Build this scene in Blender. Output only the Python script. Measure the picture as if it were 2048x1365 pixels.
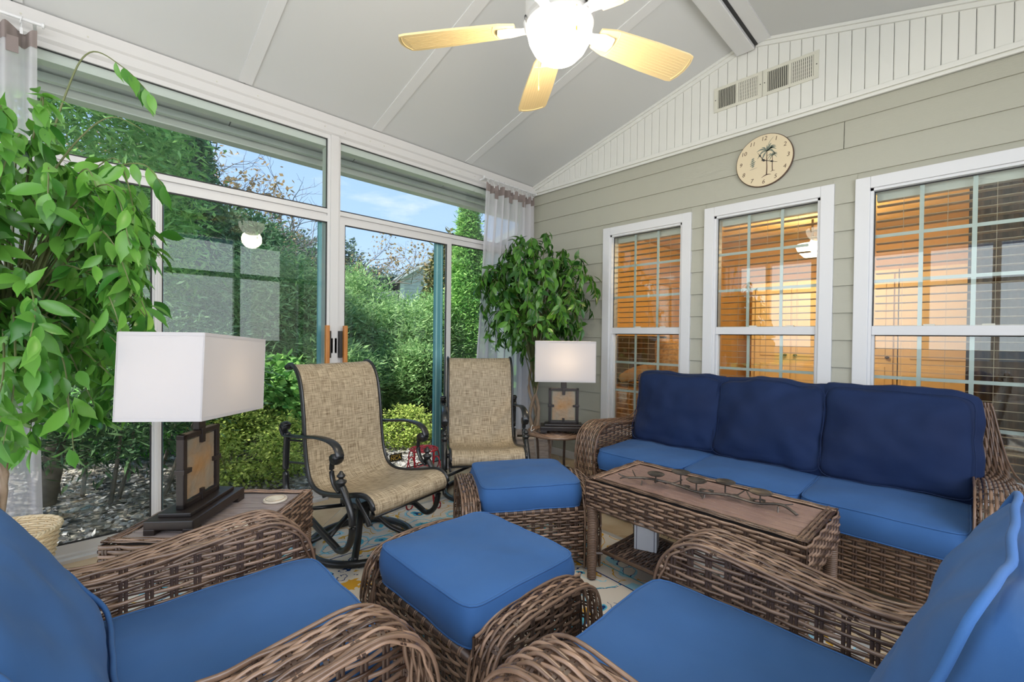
import bpy, math, random
import numpy as np
from math import pi, sin, cos, radians as R
from mathutils import Vector, Matrix, noise

for o in list(bpy.data.objects):
    bpy.data.objects.remove(o, do_unlink=True)
scene = bpy.context.scene
COL = scene.collection
rng = np.random.default_rng(7)
random.seed(7)

# ------------------------------------------------------------------ camera
FPX = 883.75; CAMZ = 1.22
YAW, PIT, ROL = R(45.78316), R(-0.59488), R(0.69214)
_f = np.array([-sin(YAW)*cos(PIT), cos(YAW)*cos(PIT), sin(PIT)])
_r = np.cross(_f, [0, 0, 1]); _r /= np.linalg.norm(_r)
_u = np.cross(_r, _f)
_R = np.array([cos(ROL)*_r+sin(ROL)*_u, -sin(ROL)*_r+cos(ROL)*_u, -_f])
def ray(px, py):
    return _R.T @ np.array([px-1024, -(py-682.5), -FPX])
def at_x(px, py, X):
    d = ray(px, py); return np.array([0, 0, CAMZ])+d*(X/d[0])
def at_z(px, py, Z):
    d = ray(px, py); return np.array([0, 0, CAMZ])+d*((Z-CAMZ)/d[2])
cam_d = bpy.data.cameras.new('camera'); cam_d.sensor_width = 36; cam_d.lens = FPX/2048*36
cam_d.clip_start = 0.05; cam_d.clip_end = 500
cam = bpy.data.objects.new('camera', cam_d); COL.objects.link(cam)
M = Matrix.Identity(4)
for i in range(3):
    for j in range(3):
        M[j][i] = _R[i][j]
M[2][3] = CAMZ
cam.matrix_world = M
scene.camera = cam

# ------------------------------------------------------------------ world, sun, area lights, exposure
scene.view_settings.view_transform = 'Standard'
scene.view_settings.look = 'None'
scene.view_settings.gamma = 1.0
scene.view_settings.exposure = 0.12
scene.view_settings.use_curve_mapping = False
W = bpy.data.worlds.new('sky'); scene.world = W; W.use_nodes = True
nt = W.node_tree; nt.nodes.clear()
def wn(t, **k):
    n = nt.nodes.new(t)
    for a, b in k.items(): setattr(n, a, b)
    return n
tc = wn('ShaderNodeTexCoord'); sep = wn('ShaderNodeSeparateXYZ'); nt.links.new(tc.outputs['Generated'], sep.inputs[0])
rp = wn('ShaderNodeValToRGB'); nt.links.new(sep.outputs['Z'], rp.inputs[0])
e = rp.color_ramp.elements
e[0].position = 0.0; e[0].color = (.62, .76, .95, 1)
e[1].position = .75; e[1].color = (.22, .40, .85, 1)
m_ = e.new(.22); m_.color = (.44, .62, .96, 1)
nz = wn('ShaderNodeTexNoise'); nz.inputs['Scale'].default_value = 3.4; nz.inputs['Detail'].default_value = 6; nz.inputs['Roughness'].default_value = .55
mp = wn('ShaderNodeMapping'); mp.inputs['Scale'].default_value = (1, 1, 3.4)
nt.links.new(tc.outputs['Generated'], mp.inputs[0]); nt.links.new(mp.outputs[0], nz.inputs['Vector'])
cr = wn('ShaderNodeValToRGB'); nt.links.new(nz.outputs['Fac'], cr.inputs[0])
cr.color_ramp.elements[0].position = .60; cr.color_ramp.elements[1].position = .80
mx = wn('ShaderNodeMixRGB'); nt.links.new(cr.outputs[0], mx.inputs[0]); nt.links.new(rp.outputs[0], mx.inputs[1]); mx.inputs[2].default_value = (.85, .87, .95, 1)
bg = wn('ShaderNodeBackground'); nt.links.new(mx.outputs[0], bg.inputs[0]); bg.inputs[1].default_value = 1.25
wo = wn('ShaderNodeOutputWorld'); nt.links.new(bg.outputs[0], wo.inputs[0])

def add_light(name, typ, loc, energy, color=(1, 1, 1), size=None, size_y=None, look=None, radius=None, angle=None):
    ld = bpy.data.lights.new(name, typ); ld.energy = energy; ld.color = color
    if typ == 'AREA':
        ld.shape = 'RECTANGLE'; ld.size = size; ld.size_y = size_y
    if radius is not None: ld.shadow_soft_size = radius
    if angle is not None: ld.angle = angle
    o = bpy.data.objects.new(name, ld); COL.objects.link(o); o.location = loc
    if look is not None:
        o.rotation_euler = Vector(look).to_track_quat('-Z', 'Y').to_euler()
    return o
add_light('sun', 'SUN', (0, -8, 12), 9, (1, .95, .88), look=(.13, .72, -.86), angle=R(1.5))
# added fill lights standing in for daylight, outside the unseen right and rear walls
add_light('fill_light_right', 'AREA', (1.16, .3, 1.85), 100, (.95, .97, 1), 4.2, 1.5, look=(-1, .12, 0))
add_light('fill_light_rear', 'AREA', (-1.2, -2.17, 1.85), 66, (.95, .97, 1), 3.8, 1.5, look=(0, 1, 0))

# ------------------------------------------------------------------ materials
MATS = {}
def mat(name, color, rough=.6, metal=0, spec=.5, noise_amt=0, noise_scale=20, bump=0, bump_scale=60, bump_dist=.002,
        color2=None, attr=False, objrnd=False, translucent=0, emit=None, emit_s=0, sheen=0, coat=0, stretch=None):
    m = bpy.data.materials.new(name); m.use_nodes = True; MATS[name] = m
    t = m.node_tree; b = t.nodes['Principled BSDF']; out = t.nodes['Material Output']
    b.inputs['Base Color'].default_value = (*color, 1); b.inputs['Roughness'].default_value = rough
    b.inputs['Metallic'].default_value = metal; b.inputs['Specular IOR Level'].default_value = spec
    if sheen: b.inputs['Sheen Weight'].default_value = sheen
    if coat: b.inputs['Coat Weight'].default_value = coat
    def coord():
        c = t.nodes.new('ShaderNodeTexCoord'); mpn = t.nodes.new('ShaderNodeMapping')
        if stretch: mpn.inputs['Scale'].default_value = stretch
        t.links.new(c.outputs['Object'], mpn.inputs[0]); return mpn.outputs[0]
    if color2 is not None:
        mix = t.nodes.new('ShaderNodeMixRGB'); mix.inputs[1].default_value = (*color, 1); mix.inputs[2].default_value = (*color2, 1)
        if attr:
            a = t.nodes.new('ShaderNodeAttribute'); a.attribute_name = 'rnd'; fac = a.outputs['Fac']
            if objrnd:
                oi = t.nodes.new('ShaderNodeObjectInfo'); ad = t.nodes.new('ShaderNodeMath'); ad.operation = 'ADD'
                t.links.new(fac, ad.inputs[0]); t.links.new(oi.outputs['Random'], ad.inputs[1])
                fr = t.nodes.new('ShaderNodeMath'); fr.operation = 'FRACT'; t.links.new(ad.outputs[0], fr.inputs[0]); fac = fr.outputs[0]
            if noise_amt:
                n = t.nodes.new('ShaderNodeTexNoise'); n.inputs['Scale'].default_value = noise_scale; t.links.new(coord(), n.inputs['Vector'])
                mm = t.nodes.new('ShaderNodeMath'); mm.operation = 'MULTIPLY_ADD'; t.links.new(n.outputs['Fac'], mm.inputs[0])
                mm.inputs[1].default_value = noise_amt; s2 = t.nodes.new('ShaderNodeMath'); s2.operation = 'SUBTRACT'
                t.links.new(fac, s2.inputs[0]); s2.inputs[1].default_value = noise_amt*.5; t.links.new(s2.outputs[0], mm.inputs[2])
                mm.use_clamp = True; fac = mm.outputs[0]
        else:
            n = t.nodes.new('ShaderNodeTexNoise'); n.inputs['Scale'].default_value = noise_scale; n.inputs['Detail'].default_value = 5
            t.links.new(coord(), n.inputs['Vector'])
            r_ = t.nodes.new('ShaderNodeValToRGB'); r_.color_ramp.elements[0].position = .35; r_.color_ramp.elements[1].position = .65
            t.links.new(n.outputs['Fac'], r_.inputs[0]); fac = r_.outputs[0]
        t.links.new(fac, mix.inputs[0]); t.links.new(mix.outputs[0], b.inputs['Base Color'])
        csock = mix.outputs[0]
    else: csock = None
    if bump:
        n = t.nodes.new('ShaderNodeTexNoise'); n.inputs['Scale'].default_value = bump_scale; n.inputs['Detail'].default_value = 3
        t.links.new(coord(), n.inputs['Vector'])
        bp = t.nodes.new('ShaderNodeBump'); bp.inputs['Strength'].default_value = bump; bp.inputs['Distance'].default_value = bump_dist
        t.links.new(n.outputs['Fac'], bp.inputs['Height']); t.links.new(bp.outputs[0], b.inputs['Normal'])
    if emit is not None:
        b.inputs['Emission Color'].default_value = (*emit, 1); b.inputs['Emission Strength'].default_value = emit_s
    if translucent:
        tr = t.nodes.new('ShaderNodeBsdfTranslucent'); ms = t.nodes.new('ShaderNodeMixShader'); ms.inputs[0].default_value = translucent
        if csock: t.links.new(csock, tr.inputs[0])
        else: tr.inputs[0].default_value = (*color, 1)
        t.links.new(b.outputs[0], ms.inputs[1]); t.links.new(tr.outputs[0], ms.inputs[2]); t.links.new(ms.outputs[0], out.inputs[0])
    return m
def glass_mat(name, tint, refl=1.0, ior=1.45):
    m = bpy.data.materials.new(name); m.use_nodes = True; t = m.node_tree; t.nodes.clear()
    out = t.nodes.new('ShaderNodeOutputMaterial'); tr = t.nodes.new('ShaderNodeBsdfTransparent'); tr.inputs[0].default_value = (*tint, 1)
    gl = t.nodes.new('ShaderNodeBsdfGlossy'); gl.inputs['Roughness'].default_value = 0.0; gl.inputs[0].default_value = (.95, 1, .98, 1)
    fr = t.nodes.new('ShaderNodeFresnel'); fr.inputs[0].default_value = ior
    mu = t.nodes.new('ShaderNodeMath'); mu.operation = 'MULTIPLY'; mu.inputs[1].default_value = refl; mu.use_clamp = True
    ms = t.nodes.new('ShaderNodeMixShader'); t.links.new(fr.outputs[0], mu.inputs[0]); t.links.new(mu.outputs[0], ms.inputs[0])
    t.links.new(tr.outputs[0], ms.inputs[1]); t.links.new(gl.outputs[0], ms.inputs[2]); t.links.new(ms.outputs[0], out.inputs[0]); return m

m_white = mat('white_aluminium', (.62, .61, .595), .35)
m_trimw = mat('white_trim_paint', (.65, .655, .66), .45)
m_ceil = mat('ceiling_panel_white', (.61, .62, .61), .5)
m_strip = mat('ceiling_strip_white', (.67, .675, .665), .35)
m_bead = mat('white_vinyl_plank', (.68, .68, .635), .4)
m_clap = mat('sage_grey_clapboard', (.40, .395, .325), .62, bump=.25, bump_scale=35, stretch=(1, 1, 9), bump_dist=.003)
m_dark = mat('dark_gap', (.02, .02, .02), .6)
m_black = mat('black_cast_metal', (.010, .011, .012), .33, spec=.6, bump=.15, bump_scale=90)
m_bronze = mat('dark_bronze_wood', (.010, .008, .008), .38, color2=(.022, .014, .011), noise_scale=6)
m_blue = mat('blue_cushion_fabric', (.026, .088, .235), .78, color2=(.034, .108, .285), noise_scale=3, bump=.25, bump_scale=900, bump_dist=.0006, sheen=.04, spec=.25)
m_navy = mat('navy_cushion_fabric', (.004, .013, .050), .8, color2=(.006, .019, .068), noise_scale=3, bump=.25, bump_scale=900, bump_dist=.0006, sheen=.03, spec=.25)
m_wick = mat('brown_wicker', (.042, .020, .011), .27, color2=(.29, .185, .125), attr=True, noise_amt=.9, noise_scale=14, spec=.6)
m_wick2 = mat('warm_wicker', (.07, .034, .018), .32, color2=(.23, .14, .09), attr=True, noise_amt=.9, noise_scale=14, spec=.6)
m_wickd = mat('wicker_stake', (.06, .036, .026), .4, spec=.5)
m_slat = mat('brown_slat', (.20, .125, .10), .45, color2=(.27, .175, .145), noise_scale=5, stretch=(3, 40, 3), bump=.2, bump_scale=60)
m_slatg = mat('grey_brown_slat', (.20, .16, .15), .45, color2=(.30, .25, .235), noise_scale=5, stretch=(3, 40, 3), bump=.2, bump_scale=60)
m_nat = mat('natural_willow', (.62, .47, .27), .55, color2=(.78, .64, .42), attr=True)
m_wash = mat('whitewashed_wood', (.42, .35, .31), .7, color2=(.58, .52, .48), noise_scale=8, stretch=(2, 2, 10))
m_soil = mat('planter_moss', (.06, .05, .03), .95)
m_shade = mat('white_lamp_fabric', (.66, .635, .63), .85, translucent=.35, bump=.2, bump_scale=500, bump_dist=.0004)
m_stone = mat('slate_stone', (.28, .15, .055), .6, color2=(.20, .19, .15), noise_scale=7, bump=.8, bump_scale=22, bump_dist=.01)
m_red = mat('red_wrought_iron', (.30, .012, .02), .35)
m_wood = mat('honey_wood', (.42, .15, .025), .4, color2=(.50, .20, .04), noise_scale=10, stretch=(8, 8, 1))
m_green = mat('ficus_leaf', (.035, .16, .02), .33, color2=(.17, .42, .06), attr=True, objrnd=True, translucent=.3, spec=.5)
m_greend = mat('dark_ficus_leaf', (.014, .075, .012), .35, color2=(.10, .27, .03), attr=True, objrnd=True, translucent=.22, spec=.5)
m_bark = mat('pale_bark', (.30, .21, .14), .8, color2=(.42, .32, .23), noise_scale=12, bump=.4)
m_twig = mat('green_twig', (.12, .14, .05), .6)
m_cur0 = mat('grey_sheer_curtain', (.80, .78, .82), .9, translucent=.5)
m_curtop = mat('taupe_curtain_heading', (.30, .25, .235), .9, translucent=.3)
m_blade = mat('cream_fan_blade', (.74, .58, .30), .45)
m_bowl = mat('frosted_bowl', (1, .96, .85), .4, emit=(1, .93, .80), emit_s=5.0)
m_vent = mat('beige_vent', (.60, .59, .50), .45)
m_face = mat('clock_face_cream', (.66, .56, .38), .5)
m_ink = mat('clock_ink_brown', (.10, .06, .04), .6)
m_inkg = mat('clock_palm_green', (.16, .19, .15), .6)
m_inkl = mat('clock_pale_ink', (.42, .37, .28), .6)
m_leafm = mat('aged_bronze_metal', (.05, .042, .035), .42, metal=.6, color2=(.12, .105, .09), noise_scale=20)
m_boxw = mat('white_glazed_box', (.66, .68, .72), .35)
m_vase = mat('cream_ceramic', (.72, .70, .62), .3)
m_vaseg = mat('green_glaze', (.05, .20, .07), .3)
m_coast = mat('stone_coaster', (.66, .62, .52), .6, color2=(.48, .43, .36), noise_scale=18)
m_teal = mat('stile_teal_reflection', (.17, .38, .44), .3)  # white stile coloured teal: glass tint and reflection put into the paint
m_nca = mat('black_sticker', (.02, .02, .015), .4)
m_gold = mat('gold_letter', (.62, .40, .06), .5)
m_grout = mat('pale_grout', (.62, .58, .52), .8)
m_glass = glass_mat('clear_glass', (.95, .98, .965), .5)
m_wglass = glass_mat('window_glass', (.90, .93, .92), .95, 1.5)

def sheer(name, color, amt):
    m = MATS['grey_sheer_curtain']; t = m.node_tree; out = t.nodes['Material Output']; src = out.inputs[0].links[0].from_socket
    tr = t.nodes.new('ShaderNodeBsdfTransparent'); ms = t.nodes.new('ShaderNodeMixShader'); ms.inputs[0].default_value = amt
    t.links.new(src, ms.inputs[1]); t.links.new(tr.outputs[0], ms.inputs[2]); t.links.new(ms.outputs[0], out.inputs[0]); return m
m_cur = sheer('sheer', None, .30)
# ------------------------------------------------------------------ mesh helpers
class MB:
    def __init__(s): s.v = []; s.f = []; s.n = 0; s.r = []
    def add(s, V, F, rnd=0.5):
        V = np.asarray(V, float).reshape(-1, 3); s.v.append(V)
        s.f.extend([tuple(i+s.n for i in f) for f in F]); s.n += len(V)
        s.r.append(np.full(len(V), rnd)); return s
    def box(s, x0, x1, y0, y1, z0, z1, M=None, rnd=.5):
        V = np.array([(x, y, z) for z in (z0, z1) for y in (y0, y1) for x in (x0, x1)], float)
        if M is not None: V = np.array([M @ Vector(p) for p in V])
        return s.add(V, [(0, 2, 3, 1), (4, 5, 7, 6), (0, 1, 5, 4), (1, 3, 7, 5), (3, 2, 6, 7), (2, 0, 4, 6)], rnd)
    def bbox(s, x0, x1, y0, y1, z0, z1, b=.004, M=None):   # bevelled box
        import bmesh
        bm = bmesh.new(); bmesh.ops.create_cube(bm, size=1)
        for v in bm.verts:
            v.co = Vector(((x0+x1)/2+v.co.x*(x1-x0), (y0+y1)/2+v.co.y*(y1-y0), (z0+z1)/2+v.co.z*(z1-z0)))
        bmesh.ops.bevel(bm, geom=list(bm.edges), offset=b, segments=2, affect='EDGES', profile=.6)
        bm.verts.index_update()
        V = [(M @ v.co if M is not None else v.co)[:] for v in bm.verts]
        s.add(V, [tuple(v.index for v in f.verts) for f in bm.faces]); bm.free(); return s
    def tube(s, P, r, n=8, closed=False, flat=None, up=(0, 0, 1), rnd=.5, cap=True):
        P = np.asarray(P, float); m = len(P)
        T = np.gradient(P, axis=0)
        if closed: T = np.roll(P, -1, 0)-np.roll(P, 1, 0)
        T /= np.linalg.norm(T, axis=1)[:, None]+1e-12
        rr = np.broadcast_to(np.asarray(r, float), (m,))
        up = np.asarray(up, float)
        A = np.cross(T, up); bad = np.linalg.norm(A, axis=1) < 1e-3
        if bad.any(): A[bad] = np.cross(T[bad], [1, .1, 0])
        A /= np.linalg.norm(A, axis=1)[:, None]; B = np.cross(A, T)
        fa, fb = flat if flat else (1, 1)
        an = np.arange(n)*2*pi/n
        V = P[:, None, :]+rr[:, None, None]*(fa*np.cos(an)[None, :, None]*A[:, None, :]+fb*np.sin(an)[None, :, None]*B[:, None, :])
        F = []
        for i in range(m if closed else m-1):
            a = i*n; b = ((i+1) % m)*n
            for k in range(n):
                k2 = (k+1) % n; F.append((a+k, a+k2, b+k2, b+k))
        if not closed and cap:
            F.append(tuple(range(n))[::-1]); F.append(tuple((m-1)*n+k for k in range(n)))
        return s.add(V.reshape(-1, 3), F, rnd)
    def lathe(s, prof, n=32, c=(0, 0, 0), rnd=.5, closed=False):
        prof = np.asarray(prof, float); m = len(prof); an = np.arange(n)*2*pi/n
        V = np.stack([prof[:, 0][:, None]*np.cos(an), prof[:, 0][:, None]*np.sin(an), np.repeat(prof[:, 1][:, None], n, 1)], -1)+np.array(c)
        F = []
        for i in range(m if closed else m-1):
            a = i*n; b = ((i+1) % m)*n
            for k in range(n):
                k2 = (k+1) % n; F.append((a+k, a+k2, b+k2, b+k))
        return s.add(V.reshape(-1, 3), F, rnd)
    def prism(s, pts, z0, z1, M=None, rnd=.5):
        n = len(pts); V = [(p[0], p[1], z0) for p in pts]+[(p[0], p[1], z1) for p in pts]
        if M is not None: V = [(M @ Vector(p))[:] for p in V]
        F = [tuple(range(n))[::-1], tuple(range(n, 2*n))]+[(i, (i+1) % n, (i+1) % n+n, i+n) for i in range(n)]
        return s.add(V, F, rnd)
    def build(s, name, m, parent=None, smooth=False, label=None, kind=None, loc=None, cat=None, group=None, autos=None):
        me = bpy.data.meshes.new(name)
        V = np.concatenate(s.v) if s.v else np.zeros((0, 3))
        me.from_pydata(V.tolist(), [], s.f); me.update()
        if smooth: me.polygons.foreach_set('use_smooth', [True]*len(me.polygons))
        if autos: 
            try: me.set_sharp_from_angle(angle=R(autos))
            except Exception: pass
        a = me.attributes.new('rnd', 'FLOAT', 'POINT'); a.data.foreach_set('value', np.concatenate(s.r) if s.r else [])
        if m: me.materials.append(m)
        o = bpy.data.objects.new(name, me); COL.objects.link(o)
        if parent: o.parent = parent
        if loc: o.location = loc
        if label: o['label'] = label
        if kind: o['kind'] = kind
        if cat: o['category'] = cat
        if group: o['group'] = group
        return o
def quadmesh(name, V, Q, m, parent=None, rnd=None, smooth=False, kind=None, label=None, n=4):
    V = np.asarray(V, np.float32).reshape(-1, 3); Q = np.asarray(Q, np.int32).reshape(-1, n)
    me = bpy.data.meshes.new(name)
    me.vertices.add(len(V)); me.vertices.foreach_set('co', V.ravel())
    me.loops.add(Q.size); me.loops.foreach_set('vertex_index', Q.ravel())
    me.polygons.add(len(Q)); me.polygons.foreach_set('loop_start', np.arange(len(Q), dtype=np.int32)*n)
    me.polygons.foreach_set('loop_total', np.full(len(Q), n, np.int32))
    if smooth: me.polygons.foreach_set('use_smooth', np.ones(len(Q), bool))
    me.update(calc_edges=True)
    if rnd is not None:
        a = me.attributes.new('rnd', 'FLOAT', 'POINT'); a.data.foreach_set('value', np.asarray(rnd, np.float32))
    me.materials.append(m)
    o = bpy.data.objects.new(name, me); COL.objects.link(o)
    if parent: o.parent = parent
    if kind: o['kind'] = kind
    if label: o['label'] = label
    return o
def thing(name, label, cat, loc=(0, 0, 0), rotz=0, group=None):
    o = bpy.data.objects.new(name, None); COL.objects.link(o); o.empty_display_size = .1
    o.location = loc; o.rotation_euler = (0, 0, rotz); o['label'] = label; o['category'] = cat
    if group: o['group'] = group
    return o
def structure(name):
    o = bpy.data.objects.new(name, None); COL.objects.link(o); o['kind'] = 'structure'; return o
def copy_tree(o, parent=None, label=None):
    c = o.copy(); COL.objects.link(c); c.parent = parent
    if label: c['label'] = label
    for ch in list(o.children): copy_tree(ch, c)
    return c
def crom(P, k=8, closed=False):
    P = np.asarray(P, float); n = len(P); out = []
    rngi = range(n if closed else n-1)
    for i in rngi:
        if closed: p0, p1, p2, p3 = P[(i-1) % n], P[i], P[(i+1) % n], P[(i+2) % n]
        else: p0, p1, p2, p3 = P[max(i-1, 0)], P[i], P[i+1], P[min(i+2, n-1)]
        for t in np.arange(k)/k:
            out.append(.5*((2*p1)+(-p0+p2)*t+(2*p0-5*p1+4*p2-p3)*t*t+(-p0+3*p1-3*p2+p3)*t**3))
    if not closed: out.append(P[-1])
    return np.array(out)
def resample(P, step):
    d = np.r_[0, np.cumsum(np.linalg.norm(np.diff(P, axis=0), axis=1))]
    n = max(2, int(round(d[-1]/step))+1); s = np.linspace(0, d[-1], n)
    return np.stack([np.interp(s, d, P[:, i]) for i in range(P.shape[1])], 1), s
def rotM(ax, ang, loc=(0, 0, 0)):
    return Matrix.Translation(loc) @ Matrix.Rotation(ang, 4, ax)

# --- woven wicker: strands going over and under stakes
def weave(name, rows, S, m, parent, dt=.05, hw=.0062, ht=.0036, amp=.0036, per=4, sides=5, smooth=True):
    """rows: list of (v,u0,u1,index); S(u array, v) -> points, normals"""
    VV, QQ, RR, off = [], [], [], 0
    an = np.arange(sides)*2*pi/sides+pi/2
    ca, sa = np.cos(an), np.sin(an)
    for (v, u0, u1, j) in rows:
        if u1-u0 < dt*.4: continue
        n = max(3, int((u1-u0)/dt*per)+1)
        u = np.linspace(u0, u1, n)
        P, N = S(u, v)
        o = amp*np.cos(pi*u/dt+pi*j)
        P = P+N*o[:, None]
        T = np.gradient(P, axis=0); T /= np.linalg.norm(T, axis=1)[:, None]+1e-9
        B = np.cross(T, N); B /= np.linalg.norm(B, axis=1)[:, None]+1e-9
        w = hw*(1+.12*rng.standard_normal())
        X = P[:, None]+B[:, None]*(w*ca)[None, :, None]+N[:, None]*(ht*sa)[None, :, None]
        VV.append(X.reshape(-1, 3))
        i = np.arange(n-1)[:, None]*sides; k = np.arange(sides)[None]; k2 = (k+1) % sides
        Q = np.stack([i+k, i+k2, i+sides+k2, i+sides+k], -1).reshape(-1, 4)+off
        QQ.append(Q); RR.append(np.full(n*sides, rng.random())); off += n*sides
    o = quadmesh(name, np.concatenate(VV), np.concatenate(QQ), m, parent, np.concatenate(RR), smooth, 'stuff')
    return o
def stakes(name, cols, S2, m, parent, w=.0085, th=.0016):
    """cols: list of (u,[v samples]); S2(u,vs)->points,normals,tangent(u)"""
    VV, QQ, off = [], [], 0
    for u, vs in cols:
        for du in (-w*.62, w*.62):
            P, N, T = S2(u, np.asarray(vs))
            hw = w*.5
            a = P+T*(du-hw)+N*th; b = P+T*(du+hw)+N*th; c = P+T*(du+hw)-N*th; d = P+T*(du-hw)-N*th
            X = np.stack([a, b, c, d], 1); n = len(P); VV.append(X.reshape(-1, 3))
            i = np.arange(n-1)[:, None]*4; k = np.arange(4)[None]; k2 = (k+1) % 4
            QQ.append(np.stack([i+k, i+k2, i+4+k2, i+4+k], -1).reshape(-1, 4)+off); off += n*4
    return quadmesh(name, np.concatenate(VV), np.concatenate(QQ), m, parent, None, False, 'stuff')
def flat_weave(name, parent, origin, U, Vv, rows, dt=.05, m=None, hw=.0066, skip_stakes=False, amp=.0036, vr=None):
    """rows (v,u0,u1,j) in a plane; U, Vv unit vectors"""
    U = np.array(U, float); Vv = np.array(Vv, float); Nn = np.cross(U, Vv); O = np.array(origin, float)
    S = lambda u, v: (O+u[:, None]*U+v*Vv, np.repeat(Nn[None], len(u), 0))
    m = m or m_wick
    o = weave(name, rows, S, m, parent, dt, hw=hw, amp=amp)
    if not skip_stakes:
        cols = []
        us0 = min(r[1] for r in rows); us1 = max(r[2] for r in rows)
        k = math.ceil(us0/dt)
        while k*dt <= us1+1e-6:
            vs = [r[0] for r in rows if r[1]-.01 <= k*dt <= r[2]+.01]
            if len(vs) > 1: cols.append((k*dt, [min(vs), max(vs)]))
            k += 1
        S2 = lambda u, vs: (O+u*U+vs[:, None]*Vv, np.repeat(Nn[None], len(vs), 0), np.repeat(U[None], len(vs), 0))
        if cols: stakes(name.replace('weave', 'stakes'), cols, S2, m_wickd, parent)
    return o
def rect_rows(u0, u1, v0, v1, ds):
    n = max(2, int(round((v1-v0)/ds))); return [(v0+(i+.5)*(v1-v0)/n, u0, u1, i) for i in range(n)]

# band swept along a profile in a vertical plane (arm tops, ottoman arches)
def band(name, parent, prof, lat0, lat1, latdir, fwd, up=(0, 0, 1), ds=.0165, dt=.05, crown=.012, m=None, flare=None):
    P2, s = resample(crom(prof, 8), .008)
    T = np.gradient(P2, axis=0); T /= np.linalg.norm(T, axis=1)[:, None]
    N2 = np.stack([-T[:, 1], T[:, 0]], 1)
    c = P2.mean(0)
    if ((P2-c)*N2).sum() < 0: N2 = -N2
    L = np.array(latdir, float); F = np.array(fwd, float); Z = np.array(up, float)
    w = lat1-lat0
    def S(u, v):
        a = np.interp(u, s, P2[:, 0]); b = np.interp(u, s, P2[:, 1]); n0 = np.interp(u, s, N2[:, 0]); n1 = np.interp(u, s, N2[:, 1])
        x = (v-lat0)/w*2-1
        drop = -crown*abs(x)**3
        fl = flare(u/s[-1]) if flare is not None else 1
        inn = lat0 if abs(lat0) < abs(lat1) else lat1
        lat = inn+(v-inn)*fl
        N = n0[:, None]*F+n1[:, None]*Z
        P = (a[:, None]*F+b[:, None]*Z)+N*drop+(L*lat if flare is None else np.asarray(lat)[:, None]*L)
        Nn = N+L*(.8*np.sign(x)*abs(x)**3); Nn /= np.linalg.norm(Nn, axis=1)[:, None]
        return P, Nn
    rows = [(lat0+(i+.5)*w/max(2, round(w/ds)), 0, s[-1], i) for i in range(max(2, round(w/ds)))]
    weave(name, rows, S, m or m_wick, parent, dt)
    # cross stakes
    VV, QQ, off = [], [], 0
    vs = np.linspace(lat0+.002, lat1-.002, 7)
    for k in range(1, int(s[-1]/dt)+1):
        for du in (-.0055, .0055):
            X = []
            for v in vs:
                for q in (-.0042, .0042):
                    p, n = S(np.array([k*dt+du+q]), v); X.append(p[0]+n[0]*.0008)
            X = np.array(X); VV.append(X); n_ = len(vs)
            QQ.append(np.array([(2*i, 2*i+1, 2*i+3, 2*i+2) for i in range(n_-1)])+off); off += len(X)
    quadmesh(name.replace('weave', 'stakes'), np.concatenate(VV), np.concatenate(QQ), m_wickd, parent, None, False, 'stuff')
    return P2, s

# --- puffy cushion (local: centre of bottom at origin); optional piping
def cushion_mesh(w, d, h, r=.05, puff=.02, seed=0, wr=.004, bulge=.008, edge=.014, wscale=6.0):
    npm = 96
    an = np.linspace(0, 2*pi, npm, endpoint=False)
    e_ = 2/11.0
    def sup(c): return np.sign(c)*np.abs(c)**e_
    dn = np.linspace(0, 2*pi, 6001); db = np.stack([sup(np.cos(dn)), sup(np.sin(dn))], 1)
    dl = np.r_[0, np.cumsum(np.linalg.norm(np.diff(db, axis=0), axis=1))]; tt = an/(2*pi)*dl[-1]
    base = np.stack([np.interp(tt, dl, db[:, 0]), np.interp(tt, dl, db[:, 1])], 1)
    rings = []
    for t in np.linspace(.003, 1, 14)[:-1]: rings.append((t, h/2-edge*.0+puff*(1-t**3), 0))
    for a in np.linspace(0, pi/2, 4): rings.append(('e', h/2-edge+edge*cos(a), edge*(1-sin(a))))
    for z in np.linspace(1, -1, 6)[1:-1]: rings.append(('s', (h/2-edge)*z, -bulge*(1-z*z)))
    for a in np.linspace(pi/2, 0, 4): rings.append(('e', -h/2+edge-edge*cos(a), edge*(1-sin(a))))
    for t in np.linspace(1, .003, 14)[1:]: rings.append((t, -h/2-puff*.5*(1-t**3), 0))
    V = []
    for t, z, ins in rings:
        if isinstance(t, str): sx, sy = w/2-ins, d/2-ins
        else: sx, sy = (w/2-edge)*t, (d/2-edge)*t
        for b in base: V.append((b[0]*sx, b[1]*sy, z))
    V = np.array(V)
    def disp(V):
        out = V.copy()
        for i, p in enumerate(V):
            q = Vector((p[0]*wscale+seed*7.3, p[1]*wscale, p[2]*wscale))
            n1 = noise.noise(q); n2 = noise.noise(q*2.3+Vector((5, 2, 1)))
            k = wr*(n1*1.0+n2*.5)
            out[i, 2] += k*(1 if p[2] > 0 else -.5)
            out[i, 0] += k*.6*p[0]/(w/2); out[i, 1] += k*.6*p[1]/(d/2)
        return out
    V = disp(V); F = []
    m = len(rings)
    for i in range(m-1):
        for k in range(npm):
            k2 = (k+1) % npm; F.append((i*npm+k, (i+1)*npm+k, (i+1)*npm+k2, i*npm+k2))
    F.append(tuple(range(npm))); F.append(tuple((m-1)*npm+k for k in range(npm))[::-1])
    pip = []
    for sgn in (1, -1):
        pz = np.array([(b[0]*(w/2-.003), b[1]*(d/2-.003), sgn*(h/2-.004)) for b in base]); pip.append(disp(pz))
    return V, F, pip
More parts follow.
